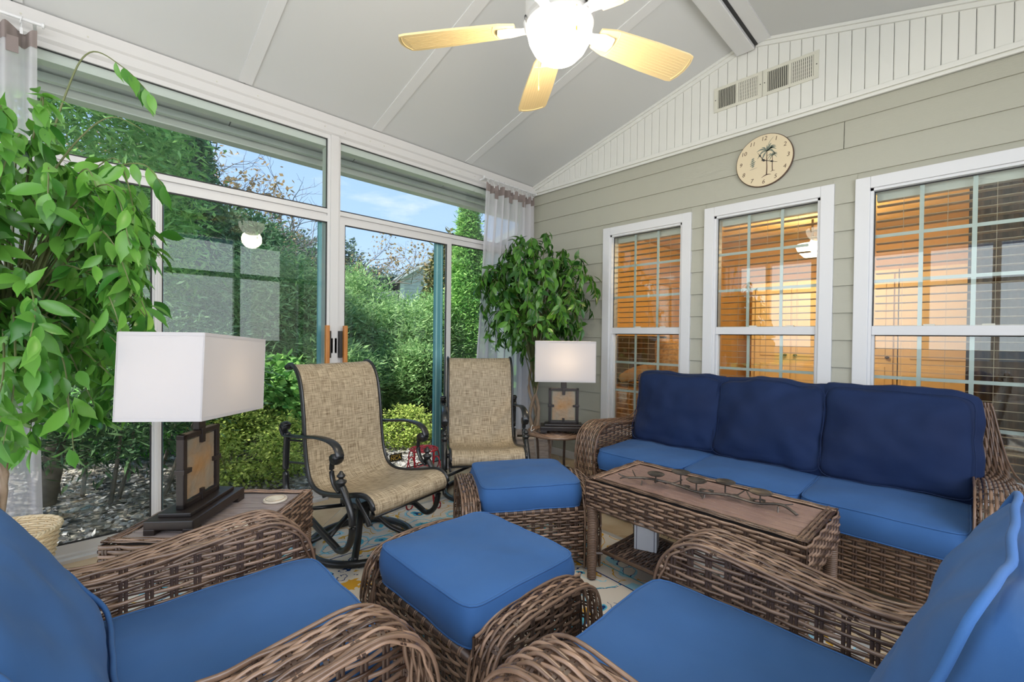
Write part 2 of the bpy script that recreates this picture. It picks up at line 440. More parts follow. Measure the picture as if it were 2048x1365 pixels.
def make_cushion(name, label, cat, w, d, h, M, m, group=None, seed=0, piping=True, prad=.0038, **k):
    V, F, pip = cushion_mesh(w, d, h, seed=seed, **k)
    mb = MB(); mb.add(V, F)
    o = mb.build(name, m, smooth=True, label=label, cat=cat, group=group); o.matrix_world = M
    if piping:
        for p in pip:
            q = MB(); q.tube(p, prad, 6, closed=True); q.build('piping', m, o, smooth=True)
    return o
# ================================================================== ROOM
XG = -3.33      # glass plane of the left wall
YS = 3.53       # face of the clapboard wall
XR, YB = 1.0, -2.0
EZ = 2.84
RX, RZ = -1.15, 3.41
SL = (RZ-EZ)/(RX+3.3)
def ceil_z(x): return EZ+(x+3.3)*SL if x < RX else RZ-(x-RX)*SL

m_tealp = mat('pale_teal_reflection', (.42, .64, .68), .3)  # lighter stripes of the tinted stile reflection, as a colour
# floor: slab with pale grout and diagonal stone tiles
fl = MB().box(-3.42, XR+.1, YB-.1, YS+.05, -.12, -.002).build('floor', m_grout, kind='structure')
def tile_mat():
    m = bpy.data.materials.new('travertine_tile'); m.use_nodes = True; t = m.node_tree; b = t.nodes['Principled BSDF']
    oi = t.nodes.new('ShaderNodeObjectInfo'); tc = t.nodes.new('ShaderNodeTexCoord')
    n = t.nodes.new('ShaderNodeTexNoise'); n.inputs['Scale'].default_value = 5; n.inputs['Detail'].default_value = 6
    va = t.nodes.new('ShaderNodeVectorMath'); va.operation = 'ADD'; t.links.new(tc.outputs['Object'], va.inputs[0])
    cb = t.nodes.new('ShaderNodeCombineXYZ'); mu = t.nodes.new('ShaderNodeMath'); mu.operation = 'MULTIPLY'; mu.inputs[1].default_value = 40
    t.links.new(oi.outputs['Random'], mu.inputs[0]); t.links.new(mu.outputs[0], cb.inputs[2]); t.links.new(cb.outputs[0], va.inputs[1]); t.links.new(va.outputs[0], n.inputs['Vector'])
    r = t.nodes.new('ShaderNodeValToRGB'); t.links.new(n.outputs['Fac'], r.inputs[0])
    r.color_ramp.elements[0].position = .3; r.color_ramp.elements[0].color = (.44, .29, .15, 1)
    r.color_ramp.elements[1].position = .7; r.color_ramp.elements[1].color = (.62, .49, .32, 1)
    h = t.nodes.new('ShaderNodeHueSaturation'); ma = t.nodes.new('ShaderNodeMath'); ma.operation = 'MULTIPLY_ADD'; ma.inputs[1].default_value = .35; ma.inputs[2].default_value = .82
    t.links.new(oi.outputs['Random'], ma.inputs[0]); t.links.new(ma.outputs[0], h.inputs['Value']); t.links.new(r.outputs[0], h.inputs['Color'])
    t.links.new(h.outputs[0], b.inputs['Base Color']); b.inputs['Roughness'].default_value = .35
    return m
m_tile = tile_mat()
def clip_poly(P, x0, x1, y0, y1):
    for ax, lim, sg in ((0, x0, 1), (0, x1, -1), (1, y0, 1), (1, y1, -1)):
        Q = []
        for i in range(len(P)):
            a, b = P[i-1], P[i]; da, db = sg*(a[ax]-lim), sg*(b[ax]-lim)
            if (da >= 0) != (db >= 0):
                t = da/(da-db); Q.append((a[0]+(b[0]-a[0])*t, a[1]+(b[1]-a[1])*t))
            if db >= 0: Q.append(b)
        P = Q
        if not P: return P
    return P
TS = .33
for i in range(-14, 15):
    for j in range(-14, 15):
        cx = (i-j)*TS/math.sqrt(2)-1.86; cy = (i+j)*TS/math.sqrt(2)+2.70
        if not (-3.6 < cx < .7 and -.45 < cy < 3.8): continue
        h = TS/2-.003; P = [(cx+h*math.sqrt(2)*cos(a), cy+h*math.sqrt(2)*sin(a)) for a in (0, pi/2, pi, 1.5*pi)]
        P = clip_poly(P, -3.29, XR, -.6, YS)
        if len(P) >= 3: MB().prism(P, -.002, 0).build('tile', m_tile, fl)

# ceiling: two slopes of flat panels with cover strips
ceil = structure('ceiling')
seams = [-.25, .755, 1.67, 2.59]
ys = [YB, -1.17]+seams+[YS]
def slope_box(x0, x1, y0, y1, dz0, dz1, name, m, par):
    mb = MB(); V = []
    for (x, dz) in ((x0, dz0), (x1, dz0), (x1, dz1), (x0, dz1)):
        for y in (y0, y1): V.append((x, y, ceil_z(x)+dz))
    mb.add(V, [(0, 2, 3, 1), (2, 4, 5, 3), (4, 6, 7, 5), (6, 0, 1, 7), (0, 6, 4, 2), (1, 3, 5, 7)])
    return mb.build(name, m, par)
for a, b in zip(ys[:-1], ys[1:]):
    slope_box(-3.3, RX-.003, a+.002, b-.002, 0, .09, 'ceiling_panel', m_ceil, ceil)
    slope_box(RX+.003, XR+.02, a+.002, b-.002, 0, .09, 'ceiling_panel', m_ceil, ceil)
for y in [-1.17]+seams:
    slope_box(-3.28, RX-.01, y-.038, y+.038, -.007, .001, 'cover_strip', m_strip, ceil)
    slope_box(RX+.05, XR, y-.038, y+.038, -.007, .001, 'cover_strip', m_strip, ceil)
# exterior overhang with fascia, seen through the transoms
ov = structure('trim_1')
for a, b in zip(ys[:-1], ys[1:]):
    mb = MB(); x0, x1 = -3.86, -3.34
    V = [(x, y, EZ-.03+(x+3.3)*SL*.9+dz) for x in (x0, x1) for dz in (0, .1) for y in (a+.004, b-.004)]
    mb.add(V, [(0, 1, 5, 4), (2, 6, 7, 3), (0, 2, 3, 1), (4, 5, 7, 6), (0, 4, 6, 2), (1, 3, 7, 5)]); mb.build('soffit_panel', m_trimw, ov)
mb = MB().bbox(-3.90, -3.80, YB, YS+.6, 2.63, 2.78, .006); mb.build('gutter', m_white, ov)
MB().box(-3.74, -3.70, YB, YS+.4, 2.66, 2.70).build('soffit_strip', m_trimw, ov)
# roof skin above so that no daylight leaks
rf = structure('trim_2')
mb = MB()
for (xa, xb) in ((-3.9, RX), (RX, XR+.5)):
    za, zb = (EZ+(xa+3.3)*SL+.1, RZ+.1) if xa < RX else (RZ+.1, RZ-(xb-RX)*SL+.1)
    mb.add([(xa, YB-.4, za), (xb, YB-.4, zb), (xb, YS+.3, zb), (xa, YS+.3, za), (xa, YB-.4, za+.04), (xb, YB-.4, zb+.04), (xb, YS+.3, zb+.04), (xa, YS+.3, za+.04)],
           [(0, 3, 2, 1), (4, 5, 6, 7), (0, 1, 5, 4), (2, 3, 7, 6), (1, 2, 6, 5), (0, 4, 7, 3)])
mb.build('roof_panel', m_ceil, rf)

# ridge beam
bm_ = structure('trim_3')
mb = MB().bbox(-1.225, -1.105, YB, YS-.035, 3.325, RZ-.01, .005); mb.build('ridge_beam', m_strip, bm_)
MB().box(-1.104, -1.085, YB, YS-.035, 3.352, 3.372).build('black_channel', m_dark, bm_)
MB().box(-1.084, -1.00, YB, YS-.035, 3.358, 3.374).build('ridge_plate', m_strip, bm_)

# header beam of the glass wall, stepped profile
wl = structure('wall_left')
prof = [(-3.42, 2.62), (-3.345, 2.62), (-3.345, 2.672), (-3.318, 2.672), (-3.318, 2.70), (-3.30, 2.715), (-3.30, 2.765), (-3.288, 2.775), (-3.288, 2.835), (-3.42, 2.835)]
def extr_y(pts, y0, y1, name, m, par, **k):
    n = len(pts); mb = MB(); V = [(p[0], y0, p[1]) for p in pts]+[(p[0], y1, p[1]) for p in pts]
    mb.add(V, [tuple(range(n)), tuple(range(n, 2*n))[::-1]]+[(i, i+n, (i+1) % n+n, (i+1) % n) for i in range(n)])
    return mb.build(name, m, par, **k)
extr_y(prof, YB, YS-.01, 'header', m_white, wl)
screws = MB()
for y in (.6, .83, 1.27, 1.42, 1.62, 1.74, 2.5, 2.68, .02, -.22):
    screws.lathe([(0, .004), (.004, .003), (.0045, 0)], 8, (0, 0, 0))
    screws.v[-1] = np.stack([screws.v[-1][:, 2]-3.2885, screws.v[-1][:, 0]+y, screws.v[-1][:, 1]+2.79-.05*(y > 1)], 1)
screws.build('screw', m_vent, wl, kind='stuff')
# posts
for y0, y1 in ((1.303, 1.398), (3.40, 3.52), (-.70, -.60), (YB, YB+.1)):
    mb = MB().box(-3.42, -3.315, y0, y1, 0, 2.68); mb.box(-3.318, -3.300, y0+.018, y1-.018, 0, 2.70); mb.build('post', m_white, wl)
# transom rail (mullion) with lip
for y0, y1 in ((YB+.1, -.70), (-.60, 1.303), (1.398, 3.40)):
    mb = MB().box(-3.42, -3.335, y0, y1, 2.095, 2.16); mb.box(-3.345, -3.315, y0, y1, 2.118, 2.150); mb.build('transom_rail', m_white, wl)
    mb = MB().box(-3.45, -3.30, y0, y1, 0, .03); mb.box(-3.30, -3.262, y0, y1, 0, .018); mb.box(-3.36, -3.34, y0, y1, .03, .05); mb.build('sill_track', m_white, wl)
def gasket(y0, y1, z0, z1, x=-3.3325, w=.006):
    mb = MB(); mb.box(x-.004, x+.004, y0, y1, z1-w, z1); mb.box(x-.004, x+.004, y0, y1, z0, z0+w)
    mb.box(x-.004, x+.004, y0, y0+w, z0, z1); mb.box(x-.004, x+.004, y1-w, y1, z0, z1); return mb
def pane(parent, y0, y1, z0, z1, x=XG-.01):
    return MB().box(x-.003, x+.003, y0, y1, z0, z1).build('glass_pane', m_glass, parent)
# transom windows
for i, (y0, y1) in enumerate(((-.60, 1.303), (1.398, 3.40), (YB+.1, -.70))):
    w = structure('window_%d' % (i+1)); pane(w, y0, y1, 2.16, 2.672)
    gasket(y0, y1, 2.156, 2.674).build('gasket', m_dark, w)
# sliding doors and fixed lights below: stiles, rails, pane, handle
def glazed_panel(name, y0, y1, sl, sr, x=-3.33, top=2.055, bot=.077, handle=None, outer=None):
    d = structure(name)
    f = MB(); f.box(x-.02, x+.014, y0, y0+sl, .03, 2.10); f.box(x-.02, x+.014, y1-sr, y1, .03, 2.10)
    f.box(x-.02, x+.014, y0+sl, y1-sr, top, 2.10); f.box(x-.02, x+.014, y0+sl, y1-sr, .03, bot)
    f.box(x+.014, x+.018, y0+.012, y0+sl-.012, .03, 2.09) if sl > .03 else None
    f.build('door_frame', m_white, d)
    pane(d, y0+sl, y1-sr, bot, top, x-.006)
    gasket(y0+sl, y1-sr, bot, top, x+.002, .008).build('gasket', m_dark, d)
    if outer:
        for (a, b) in outer:
            MB().box(x-.07, x-.045, a, b, .05, 2.07).build('outer_stile', m_teal, d)
            if b-a > .05: MB().box(x-.0449, x-.043, a+.012, a+.026, .05, 2.07).box(x-.0449, x-.043, b-.022, b-.014, .05, 2.07).build('stile_reflection_stripe', m_tealp, d)  # thin strips painting the paler bands of the reflection
    if handle is not None:
        yb, sg = handle   # backplate centre y, direction of pull bar
        h = MB().bbox(x+.018, x+.030, yb-.012, yb+.012, 1.075, 1.195, .004); hb = h.build('handle_plate', m_bronze, d)
        ym = yb-sg*.028
        MB().bbox(x+.020, x+.062, min(ym, ym+sg*.0)-.013, ym+.013, 1.045, 1.245, .004).build('handle_bracket', m_dark, d)
        MB().bbox(x+.060, x+.092, ym-sg*.024-.014, ym-sg*.024+.014, 1.005, 1.285, .004).build('handle_bar', m_wood, d)
    return d
glazed_panel('door_1', .305, 1.34, .032, .036, handle=(1.335, 1), outer=((.335, .352), (1.262, 1.285)))
glazed_panel('door_2', 1.36, 2.435, .075, .045, x=-3.33, handle=(1.365, -1), outer=((2.300, 2.385),))
glazed_panel('window_4', -.60, .306, .05, .012, x=-3.345, top=2.07)
glazed_panel('window_5', 2.435, 3.40, .012, .05, x=-3.345, top=2.07)
glazed_panel('window_6', YB+.1, -.70, .05, .05, x=-3.345, top=2.07)
# small black sticker with gold letters low on door 2's neighbour pane
st = thing('sticker', 'small black sticker with gold NCA letters low on the sliding door glass', 'sticker', (-3.322, 1.888, .192))
MB().box(0, .002, -.058, .058, -.032, .032).build('sticker_sheet', m_nca, st)
def text(name, body, size, m, parent, M, extrude=.0008, shear=0, align='CENTER'):
    cu = bpy.data.curves.new(name, 'FONT'); cu.body = body; cu.size = size; cu.extrude = extrude; cu.align_x = align; cu.align_y = 'CENTER'; cu.shear = shear
    cu.resolution_u = 3
    tmp = bpy.data.objects.new('tmp', cu); COL.objects.link(tmp)
    bpy.context.view_layer.update()
    dg = bpy.context.evaluated_depsgraph_get(); me = bpy.data.meshes.new_from_object(tmp.evaluated_get(dg))
    bpy.data.objects.remove(tmp, do_unlink=True)
    me.materials.clear(); me.materials.append(m)
    me.transform(M); o = bpy.data.objects.new(name, me); COL.objects.link(o); o.parent = parent; return o
MX = Matrix(((0, 0, 1, 0), (1, 0, 0, 0), (0, 1, 0, 0), (0, 0, 0, 1)))   # text in the y-z plane facing +x
text('lettering', 'NCA', .046, m_gold, st, Matrix.Translation((.0025, 0, -.006)) @ MX)
text('small_lettering', 'NATIONAL', .008, m_gold, st, Matrix.Translation((.0025, 0, .023)) @ MX) if False else MB().box(.002, .003, -.045, .045, .018, .021).build('gold_rule', m_gold, st)

# ------------------------------------------------ siding wall with three windows
wb = structure('wall_back')
WIN = [(-2.395, -1.557), (-1.452, -.614), (-.505, .333)]
WZ0, WZ1 = .36, 2.24
ex = .1765; z0 = 1.2215
# backing behind the boards, in pieces around the openings
xs = [-3.42]+[v for w in WIN for v in (w[0]+.05, w[1]-.05)]+[XR+.3]
bk = MB()
for i in range(0, len(xs), 2): bk.box(xs[i], xs[i+1], YS+.012, YS+.14, -.1, 3.5)
for w in WIN:
    bk.box(w[0]+.05, w[1]-.05, YS+.012, YS+.14, -.1, WZ0+.03); bk.box(w[0]+.05, w[1]-.05, YS+.012, YS+.14, WZ1-.05, 3.5)
bk.build('wall_backing', m_clap, wb)
def clap(xa, xb, za, zb):
    mb = MB(); V = []
    for x in (xa, xb):
        V += [(x, YS-.013, za), (x, YS+.013, za), (x, YS+.013, zb), (x, YS+.001, zb)]
    mb.add(V, [(0, 1, 2, 3), (4, 7, 6, 5), (0, 3, 7, 4), (1, 5, 6, 2), (0, 4, 5, 1), (3, 2, 6, 7)]); mb.build('clapboard', m_clap, wb)
for k in range(-7, 9):
    za = z0+k*ex; zb = za+ex+.004
    if za > 2.74: continue
    zb = min(zb, 2.742)
    if zb < WZ0+.001 or za > WZ1-.001:
        for a, b in (((-3.33, -.572), (-.568, XR+.28)) if k == 7 else ((-3.33, XR+.28),)): clap(a, b, max(za, .0), zb)
    else:
        segs = [(-3.33, WIN[0][0]+.01), (WIN[0][1]-.01, WIN[1][0]+.01), (WIN[1][1]-.01, WIN[2][0]+.01), (WIN[2][1]-.01, XR+.28)]
        for a, b in segs: clap(a, b, za, zb)
        if za < WZ0:
            for w in WIN: clap(w[0]+.01, w[1]-.01, za, WZ0)
        if zb > WZ1:
            for w in WIN: clap(w[0]+.01, w[1]-.01, WZ1, zb)
MB().bbox(-3.3, XR+.2, YS-.022, YS+.0, 0, .07, .003).build('baseboard_back', m_white, kind='structure')
# gable: vertical beaded planks
gb = structure('trim_4')
pw = .0690; x = -3.30
MB().box(-3.33, XR, YS+.006, YS+.012, 2.75, 3.5).build('gable_backing', m_dark, gb)
while x < XR:
    xa, xb = x+.0012, x+pw-.0012
    t0, t1 = ceil_z(xa)+.03, ceil_z(xb)+.03
    V = []
    for y in (YS-.012, YS+.005):
        V += [(xa, y, 2.755), (xb, y, 2.755), (xb, y, t1), (xa, y, t0)]
    # bevelled face edges: inset front
    Vf = [(xa+.004, YS-.015, 2.755), (xb-.004, YS-.015, 2.755), (xb-.004, YS-.015, t1), (xa+.004, YS-.015, t0)]
    mb = MB().add(V+Vf, [(4, 5, 6, 7), (8, 11, 10, 9), (0, 8, 9, 1), (1, 9, 10, 2), (2, 10, 11, 3), (3, 11, 8, 0), (0, 1, 5, 4), (1, 2, 6, 5), (2, 3, 7, 6), (3, 0, 4, 7)])
    mb.build('plank', m_bead, gb); x += pw
tr = structure('trim_5')
MB().bbox(-3.30, XR, YS-.030, YS-.012, 2.763, 2.795, .004).build('bead_moulding', m_bead, tr)
MB().box(-3.30, XR, YS-.020, YS-.010, 2.7565, 2.7625).build('shadow_gap', m_vent, tr)
MB().bbox(-3.30, XR, YS-.026, YS-.008, 2.738, 2.757, .003).build('moulding_base', m_bead, tr)
def rake(xa, xb, dz0, dz1, y0, y1, name):
    mb = MB(); V = [(x, y, ceil_z(x)+dz) for x in (xa, xb) for dz in (dz0, dz1) for y in (y0, y1)]
    mb.add(V, [(0, 1, 5, 4), (2, 6, 7, 3), (0, 2, 3, 1), (4, 5, 7, 6), (0, 4, 6, 2), (1, 3, 7, 5)]); return mb.build(name, m_bead, tr)
for xa, xb in ((-3.29, -1.225), (-1.10, XR)):
    rake(xa, xb, -.05, -.002, YS-.028, YS-.012, 'rake_moulding'); rake(xa, xb, -.022, -.001, YS-.042, YS-.028, 'rake_bead')

# windows in the siding wall
m_munt = mat('grey_white_muntin', (.60, .64, .62), .4)
m_blind = mat('wooden_blind_slat', (.50, .40, .28), .5)
for i, (xa, xb) in enumerate(WIN):
    w = structure('window_%d' % (i+7))
    tw = .075; yf, yb_ = YS-.026, YS+.03
    MB().bbox(xa, xa+tw, yf, yb_, WZ0, WZ1, .004).build('side_casing', m_trimw, w)
    MB().bbox(xb-tw, xb, yf, yb_, WZ0, WZ1, .004).build('side_casing', m_trimw, w)
    MB().bbox(xa+tw, xb-tw, yf, yb_, WZ1-.072, WZ1, .004).build('head_casing', m_trimw, w)
    mb = MB().bbox(xa, xb, yf, yb_, WZ0, WZ0+.05, .004); mb.bbox(xa-.015, xb+.015, yf-.02, yb_, WZ0-.02, WZ0+.004, .004); mb.build('sill', m_trimw, w)
    fr = MB(); 
    for (a, b) in ((xa+tw, xa+tw+.016), (xb-tw-.016, xb-tw)): fr.box(a, b, YS-.012, YS+.10, WZ0+.05, WZ1-.072)
    fr.box(xa+tw, xb-tw, YS-.012, YS+.10, WZ1-.088, WZ1-.072); fr.box(xa+tw, xb-tw, YS-.012, YS+.10, WZ0+.05, WZ0+.075); fr.build('jamb', m_trimw, w)
    ga, gb_ = xa+tw+.016, xb-tw-.016
    for (sn, za, zb, yg) in (('upper_sash', 1.285, WZ1-.088, YS+.03), ('lower_sash', WZ0+.075, 1.285, YS+.055)):
        sash = MB(); up = sn[0] == 'u'
        ga2, gb2 = (ga, gb_) if up else (ga+.006, gb_-.006)
        if up: sash.bbox(ga, gb_, YS+.002, yg+.015, 1.256, 1.312, .003)
        else: sash.box(ga, gb_, YS+.04, yg+.01, za, za+.035); sash.box(ga, ga+.012, YS+.02, yg+.01, za, 1.256); sash.box(gb_-.012, gb_, YS+.02, yg+.01, za, 1.256)
        so = sash.build(sn, m_trimw, w)
        g0, g1 = (1.312, zb) if up else (za+.035, 1.256)
        MB().box(ga2, gb2, yg-.002, yg+.002, g0, g1).build('glass_pane', m_wglass, so)
        gs = MB(); gs.box(ga2, gb2, yg-.006, yg, g1-.006, g1); gs.box(ga2, ga2+.005, yg-.006, yg, g0, g1); gs.box(gb2-.005, gb2, yg-.006, yg, g0, g1)
        gs.build('gasket', m_dark, so)
        for k in (1, 2):
            xm = ga+(gb_-ga)*k/3; zm = g0+(g1-g0)*k/3
            MB().box(xm-.010, xm+.010, yg+.003, yg+.010, g0, g1).build('muntin', m_munt, so)
            MB().box(ga2, gb2, yg+.0035, yg+.0095, zm-.010, zm+.010).build('muntin', m_munt, so)
        if up:
            for k in (.36, .72): MB().bbox(ga+(gb_-ga)*k, ga+(gb_-ga)*k+.05, YS+.01, YS+.028, 1.312, 1.322, .002).build('sash_lock', m_vent, so)
    # venetian blind behind the glass
    bl = thing('window_blind', 'wooden slatted blind behind the %s' % ('narrow-looking window nearest the corner ficus', 'middle window under the palm tree clock', 'rightmost window behind the sofa end')[i], 'blind', ((xa+xb)/2, YS+.115, 0))
    hw_ = (gb_-ga)/2-.004
    MB().bbox(-hw_, hw_, -.028, .028, 2.105, 2.155, .004).build('head_rail', m_bead, bl)
    k = 0; z = WZ0+.10
    while z < 2.09:
        Mx = Matrix.Translation((0, 0, z)) @ Matrix.Rotation(R(-4), 4, 'X')
        MB().box(-hw_, hw_, -.024, .024, -.0014, .0014, Mx).build('slat', m_blind, bl); z += .0475
    for sx in (-.25, 0, .25): MB().box(hw_*sx*2.4-.001, hw_*sx*2.4+.001, -.026, -.0245, WZ0+.1, 2.11).build('ladder_cord', m_blind, bl)

# ------------------------------------------------ bedroom behind the windows
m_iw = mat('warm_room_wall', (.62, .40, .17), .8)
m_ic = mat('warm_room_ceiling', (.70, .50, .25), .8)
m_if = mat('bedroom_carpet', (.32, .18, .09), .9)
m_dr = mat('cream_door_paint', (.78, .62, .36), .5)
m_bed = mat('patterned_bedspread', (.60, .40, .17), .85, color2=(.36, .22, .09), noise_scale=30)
m_pil = mat('cream_pillow', (.72, .55, .32), .85)
m_fringe = mat('brown_fringe', (.30, .17, .08), .9)
m_hb = mat('dark_headboard', (.03, .018, .012), .4)
ya, yb2 = YS+.145, 7.3
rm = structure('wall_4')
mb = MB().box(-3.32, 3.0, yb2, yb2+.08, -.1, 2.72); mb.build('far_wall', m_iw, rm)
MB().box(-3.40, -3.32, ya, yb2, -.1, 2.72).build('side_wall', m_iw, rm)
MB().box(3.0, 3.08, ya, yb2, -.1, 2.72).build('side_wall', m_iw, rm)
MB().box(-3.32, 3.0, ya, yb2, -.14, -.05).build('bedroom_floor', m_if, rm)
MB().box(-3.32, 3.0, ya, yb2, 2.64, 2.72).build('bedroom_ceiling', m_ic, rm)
add_light('bedroom_light', 'POINT', (-1.2, 5.6, 2.2), 90, (1, .66, .31), radius=.25)
# house mass above and beside (outside walls and roof of the house)
hs = structure('wall_5')
mb = MB().box(-3.36, 8.5, YS+.6, 13, 2.75, 5.4); mb.box(-3.36, 8.5, YS+.15, YS+.62, 3.55, 5.4); mb.box(XR+.35, 8.5, YS+.15, 13, -.2, 5.4)
mb.build('house_mass', m_clap, hs)
bd = thing('bed', 'bed with patterned spread seen through the corner window', 'bed', (-2.3, 5.5, 0))
MB().bbox(-.92, 1.0, -.85, .95, .12, .62, .06).build('mattress', m_bed, bd, smooth=False)
MB().bbox(-1.0, -.93, -1.0, 1.0, 0, 1.25, .02).build('headboard', m_hb, bd)
def pillow(label, loc, rot, m, w=.65, d=.45, fringe=False):
    Mx = Matrix.Translation(loc) @ Matrix.Rotation(rot[2], 4, 'Z') @ Matrix.Rotation(rot[1], 4, 'Y') @ Matrix.Rotation(rot[0], 4, 'X')
    o = make_cushion('pillow', label, 'pillow', w, d, .10, Mx, m, seed=3, piping=False, puff=.06)
    if fringe:
        fb = MB()
        for k in range(26):
            t = -d/2+d*k/25; fb.box(w/2-.01, w/2+.04, t-.005, t+.005, -.01, .01)
        fb.build('fringe', m_fringe, o)
    return o
pillow('plump cream pillow lying on the bed seen through the corner window', (-2.72, 5.1, .80), (0, R(-15), R(10)), m_pil, .7, .55)
pillow('fringed tan pillow leaning on the bed seen through the corner window', (-2.35, 5.0, .98), (0, R(50), R(-60)), m_bed, .55, .5, True)
# doors and armoire against the far bedroom wall
def panel_door(name, label, cat, x0, x1, z1, y=yb2-.05, doors=2):
    t = thing(name, label, cat, ((x0+x1)/2, y, 0)); w = (x1-x0)/2
    MB().bbox(-w-.05, w+.05, -.02, .04, -.05, z1+.06, .01).build('frame', m_dr, t)
    for i in range(doors):
        a = -w+(2*w)*i/doors+.008; b = -w+(2*w)*(i+1)/doors-.008
        d = MB().bbox(a, b, -.05, -.015, .03, z1, .006).build('door', m_dr, t)
        for (za, zb) in ((.15, .9), (1.0, z1-.12)): MB().bbox(a+.07, b-.07, -.062, -.045, za, zb, .008).build('panel', m_dr, d)
        MB().lathe([(0, .03), (.02, .025), (.025, .01), (.012, 0)], 12, (b-.05 if i == 0 else a+.05, -.08, 1.0)).build('knob', m_hb, d)
    return t
panel_door('wardrobe', 'cream wardrobe with dark knobs seen through the middle window', 'wardrobe', -2.1, -1.2, 1.95, 6.9)
panel_door('interior_door', 'cream panelled door seen deep inside through the rightmost window', 'door', -.55, .25, 2.05, 7.2, 1)
panel_door('closet_door', 'pair of cream closet doors seen between the middle and right windows', 'door', -1.05, -.62, 2.05, 7.2, 1)
dk = thing('writing_desk', 'low dark desk seen through the rightmost window beside the curtain', 'desk', (-.05, 5.2, 0))
MB().bbox(-.55, .55, -.3, .3, .72, .76, .005).build('desk_top', m_dr, dk)
for sx in (-.5, .5):
    for sy in (-.25, .25): MB().bbox(sx-.025, sx+.025, sy-.025, sy+.025, 0, .72, .004).build('leg', m_hb, dk)
cl = thing('tall_curtain', 'dark drapery panel hanging inside the rightmost window', 'curtain', (.22, 3.95, 0))
P = [(-.22+.44*t/40, .03*sin(t*.9)) for t in range(41)]
mb = MB(); V = [(p[0], p[1], z) for z in (.1, 2.3) for p in P]; mb.add(V, [(i, i+1, i+42, i+41) for i in range(40)]); mb.build('drape', mat('brown_drape', (.16, .10, .06), .9), cl, smooth=True)
MB().tube([(-.3, 0, 2.33), (.3, 0, 2.33)], .012, 8).build('curtain_rod', m_hb, cl)
pl = thing('pendant_light', 'glowing bowl light hanging in the bedroom, seen through the middle window', 'lamp', (-1.28, 6.15, 0))
MB().lathe([(0, 2.18), (.08, 2.20), (.14, 2.26), (.17, 2.34), (.165, 2.345), (0, 2.345)], 24).build('glass_bowl', m_bowl, pl, smooth=True)
MB().tube([(0, 0, 2.34), (0, 0, 2.64)], .012, 8).build('stem', m_hb, pl)

# ------------------------------------------------ right and rear glass walls (beside and behind the camera)
for nm, seg in (('wall_right', 'x'), ('wall_front', 'y')):
    w = structure(nm)
    L0, L1 = (YB, YS-.02) if seg == 'x' else (-3.3, XR)
    def bx(a, b, z0, z1, t=.05, n='frame_bar', m=m_white, dp=0):
        if seg == 'x': return MB().box(XR+dp, XR+t+dp, a, b, z0, z1).build(n, m, w)
        return MB().box(a, b, YB-t-dp, YB-dp, z0, z1).build(n, m, w)
    bx(L0, L1, 2.62, 2.80, .1, 'header'); bx(L0, L1, 0, .4, .1, 'knee_wall')
    nb = 6  # extra posts added to break up the area lights' reflections
    for k in range(nb+1):
        c = L0+(L1-L0)*k/nb; bx(max(L0, c-.04), min(L1, c+.04), .4, 2.62, .1, 'post')
    bx(L0, L1, 2.05, 2.12, .08, 'transom_rail')
mb = MB()
V = [(-3.3, YB-.1, 2.8), (XR, YB-.1, 2.8), (XR, YB-.1, EZ), (RX, YB-.1, RZ), (-3.3, YB-.1, EZ)]
mb.add(V+[(p[0], YB-.02, p[2]) for p in V], [(0, 1, 2, 3, 4), (9, 8, 7, 6, 5)]+[(i, i+5, (i+1) % 5+5, (i+1) % 5) for i in range(5)]); mb.build('rear_gable', m_bead, bpy.data.objects['wall_front'])
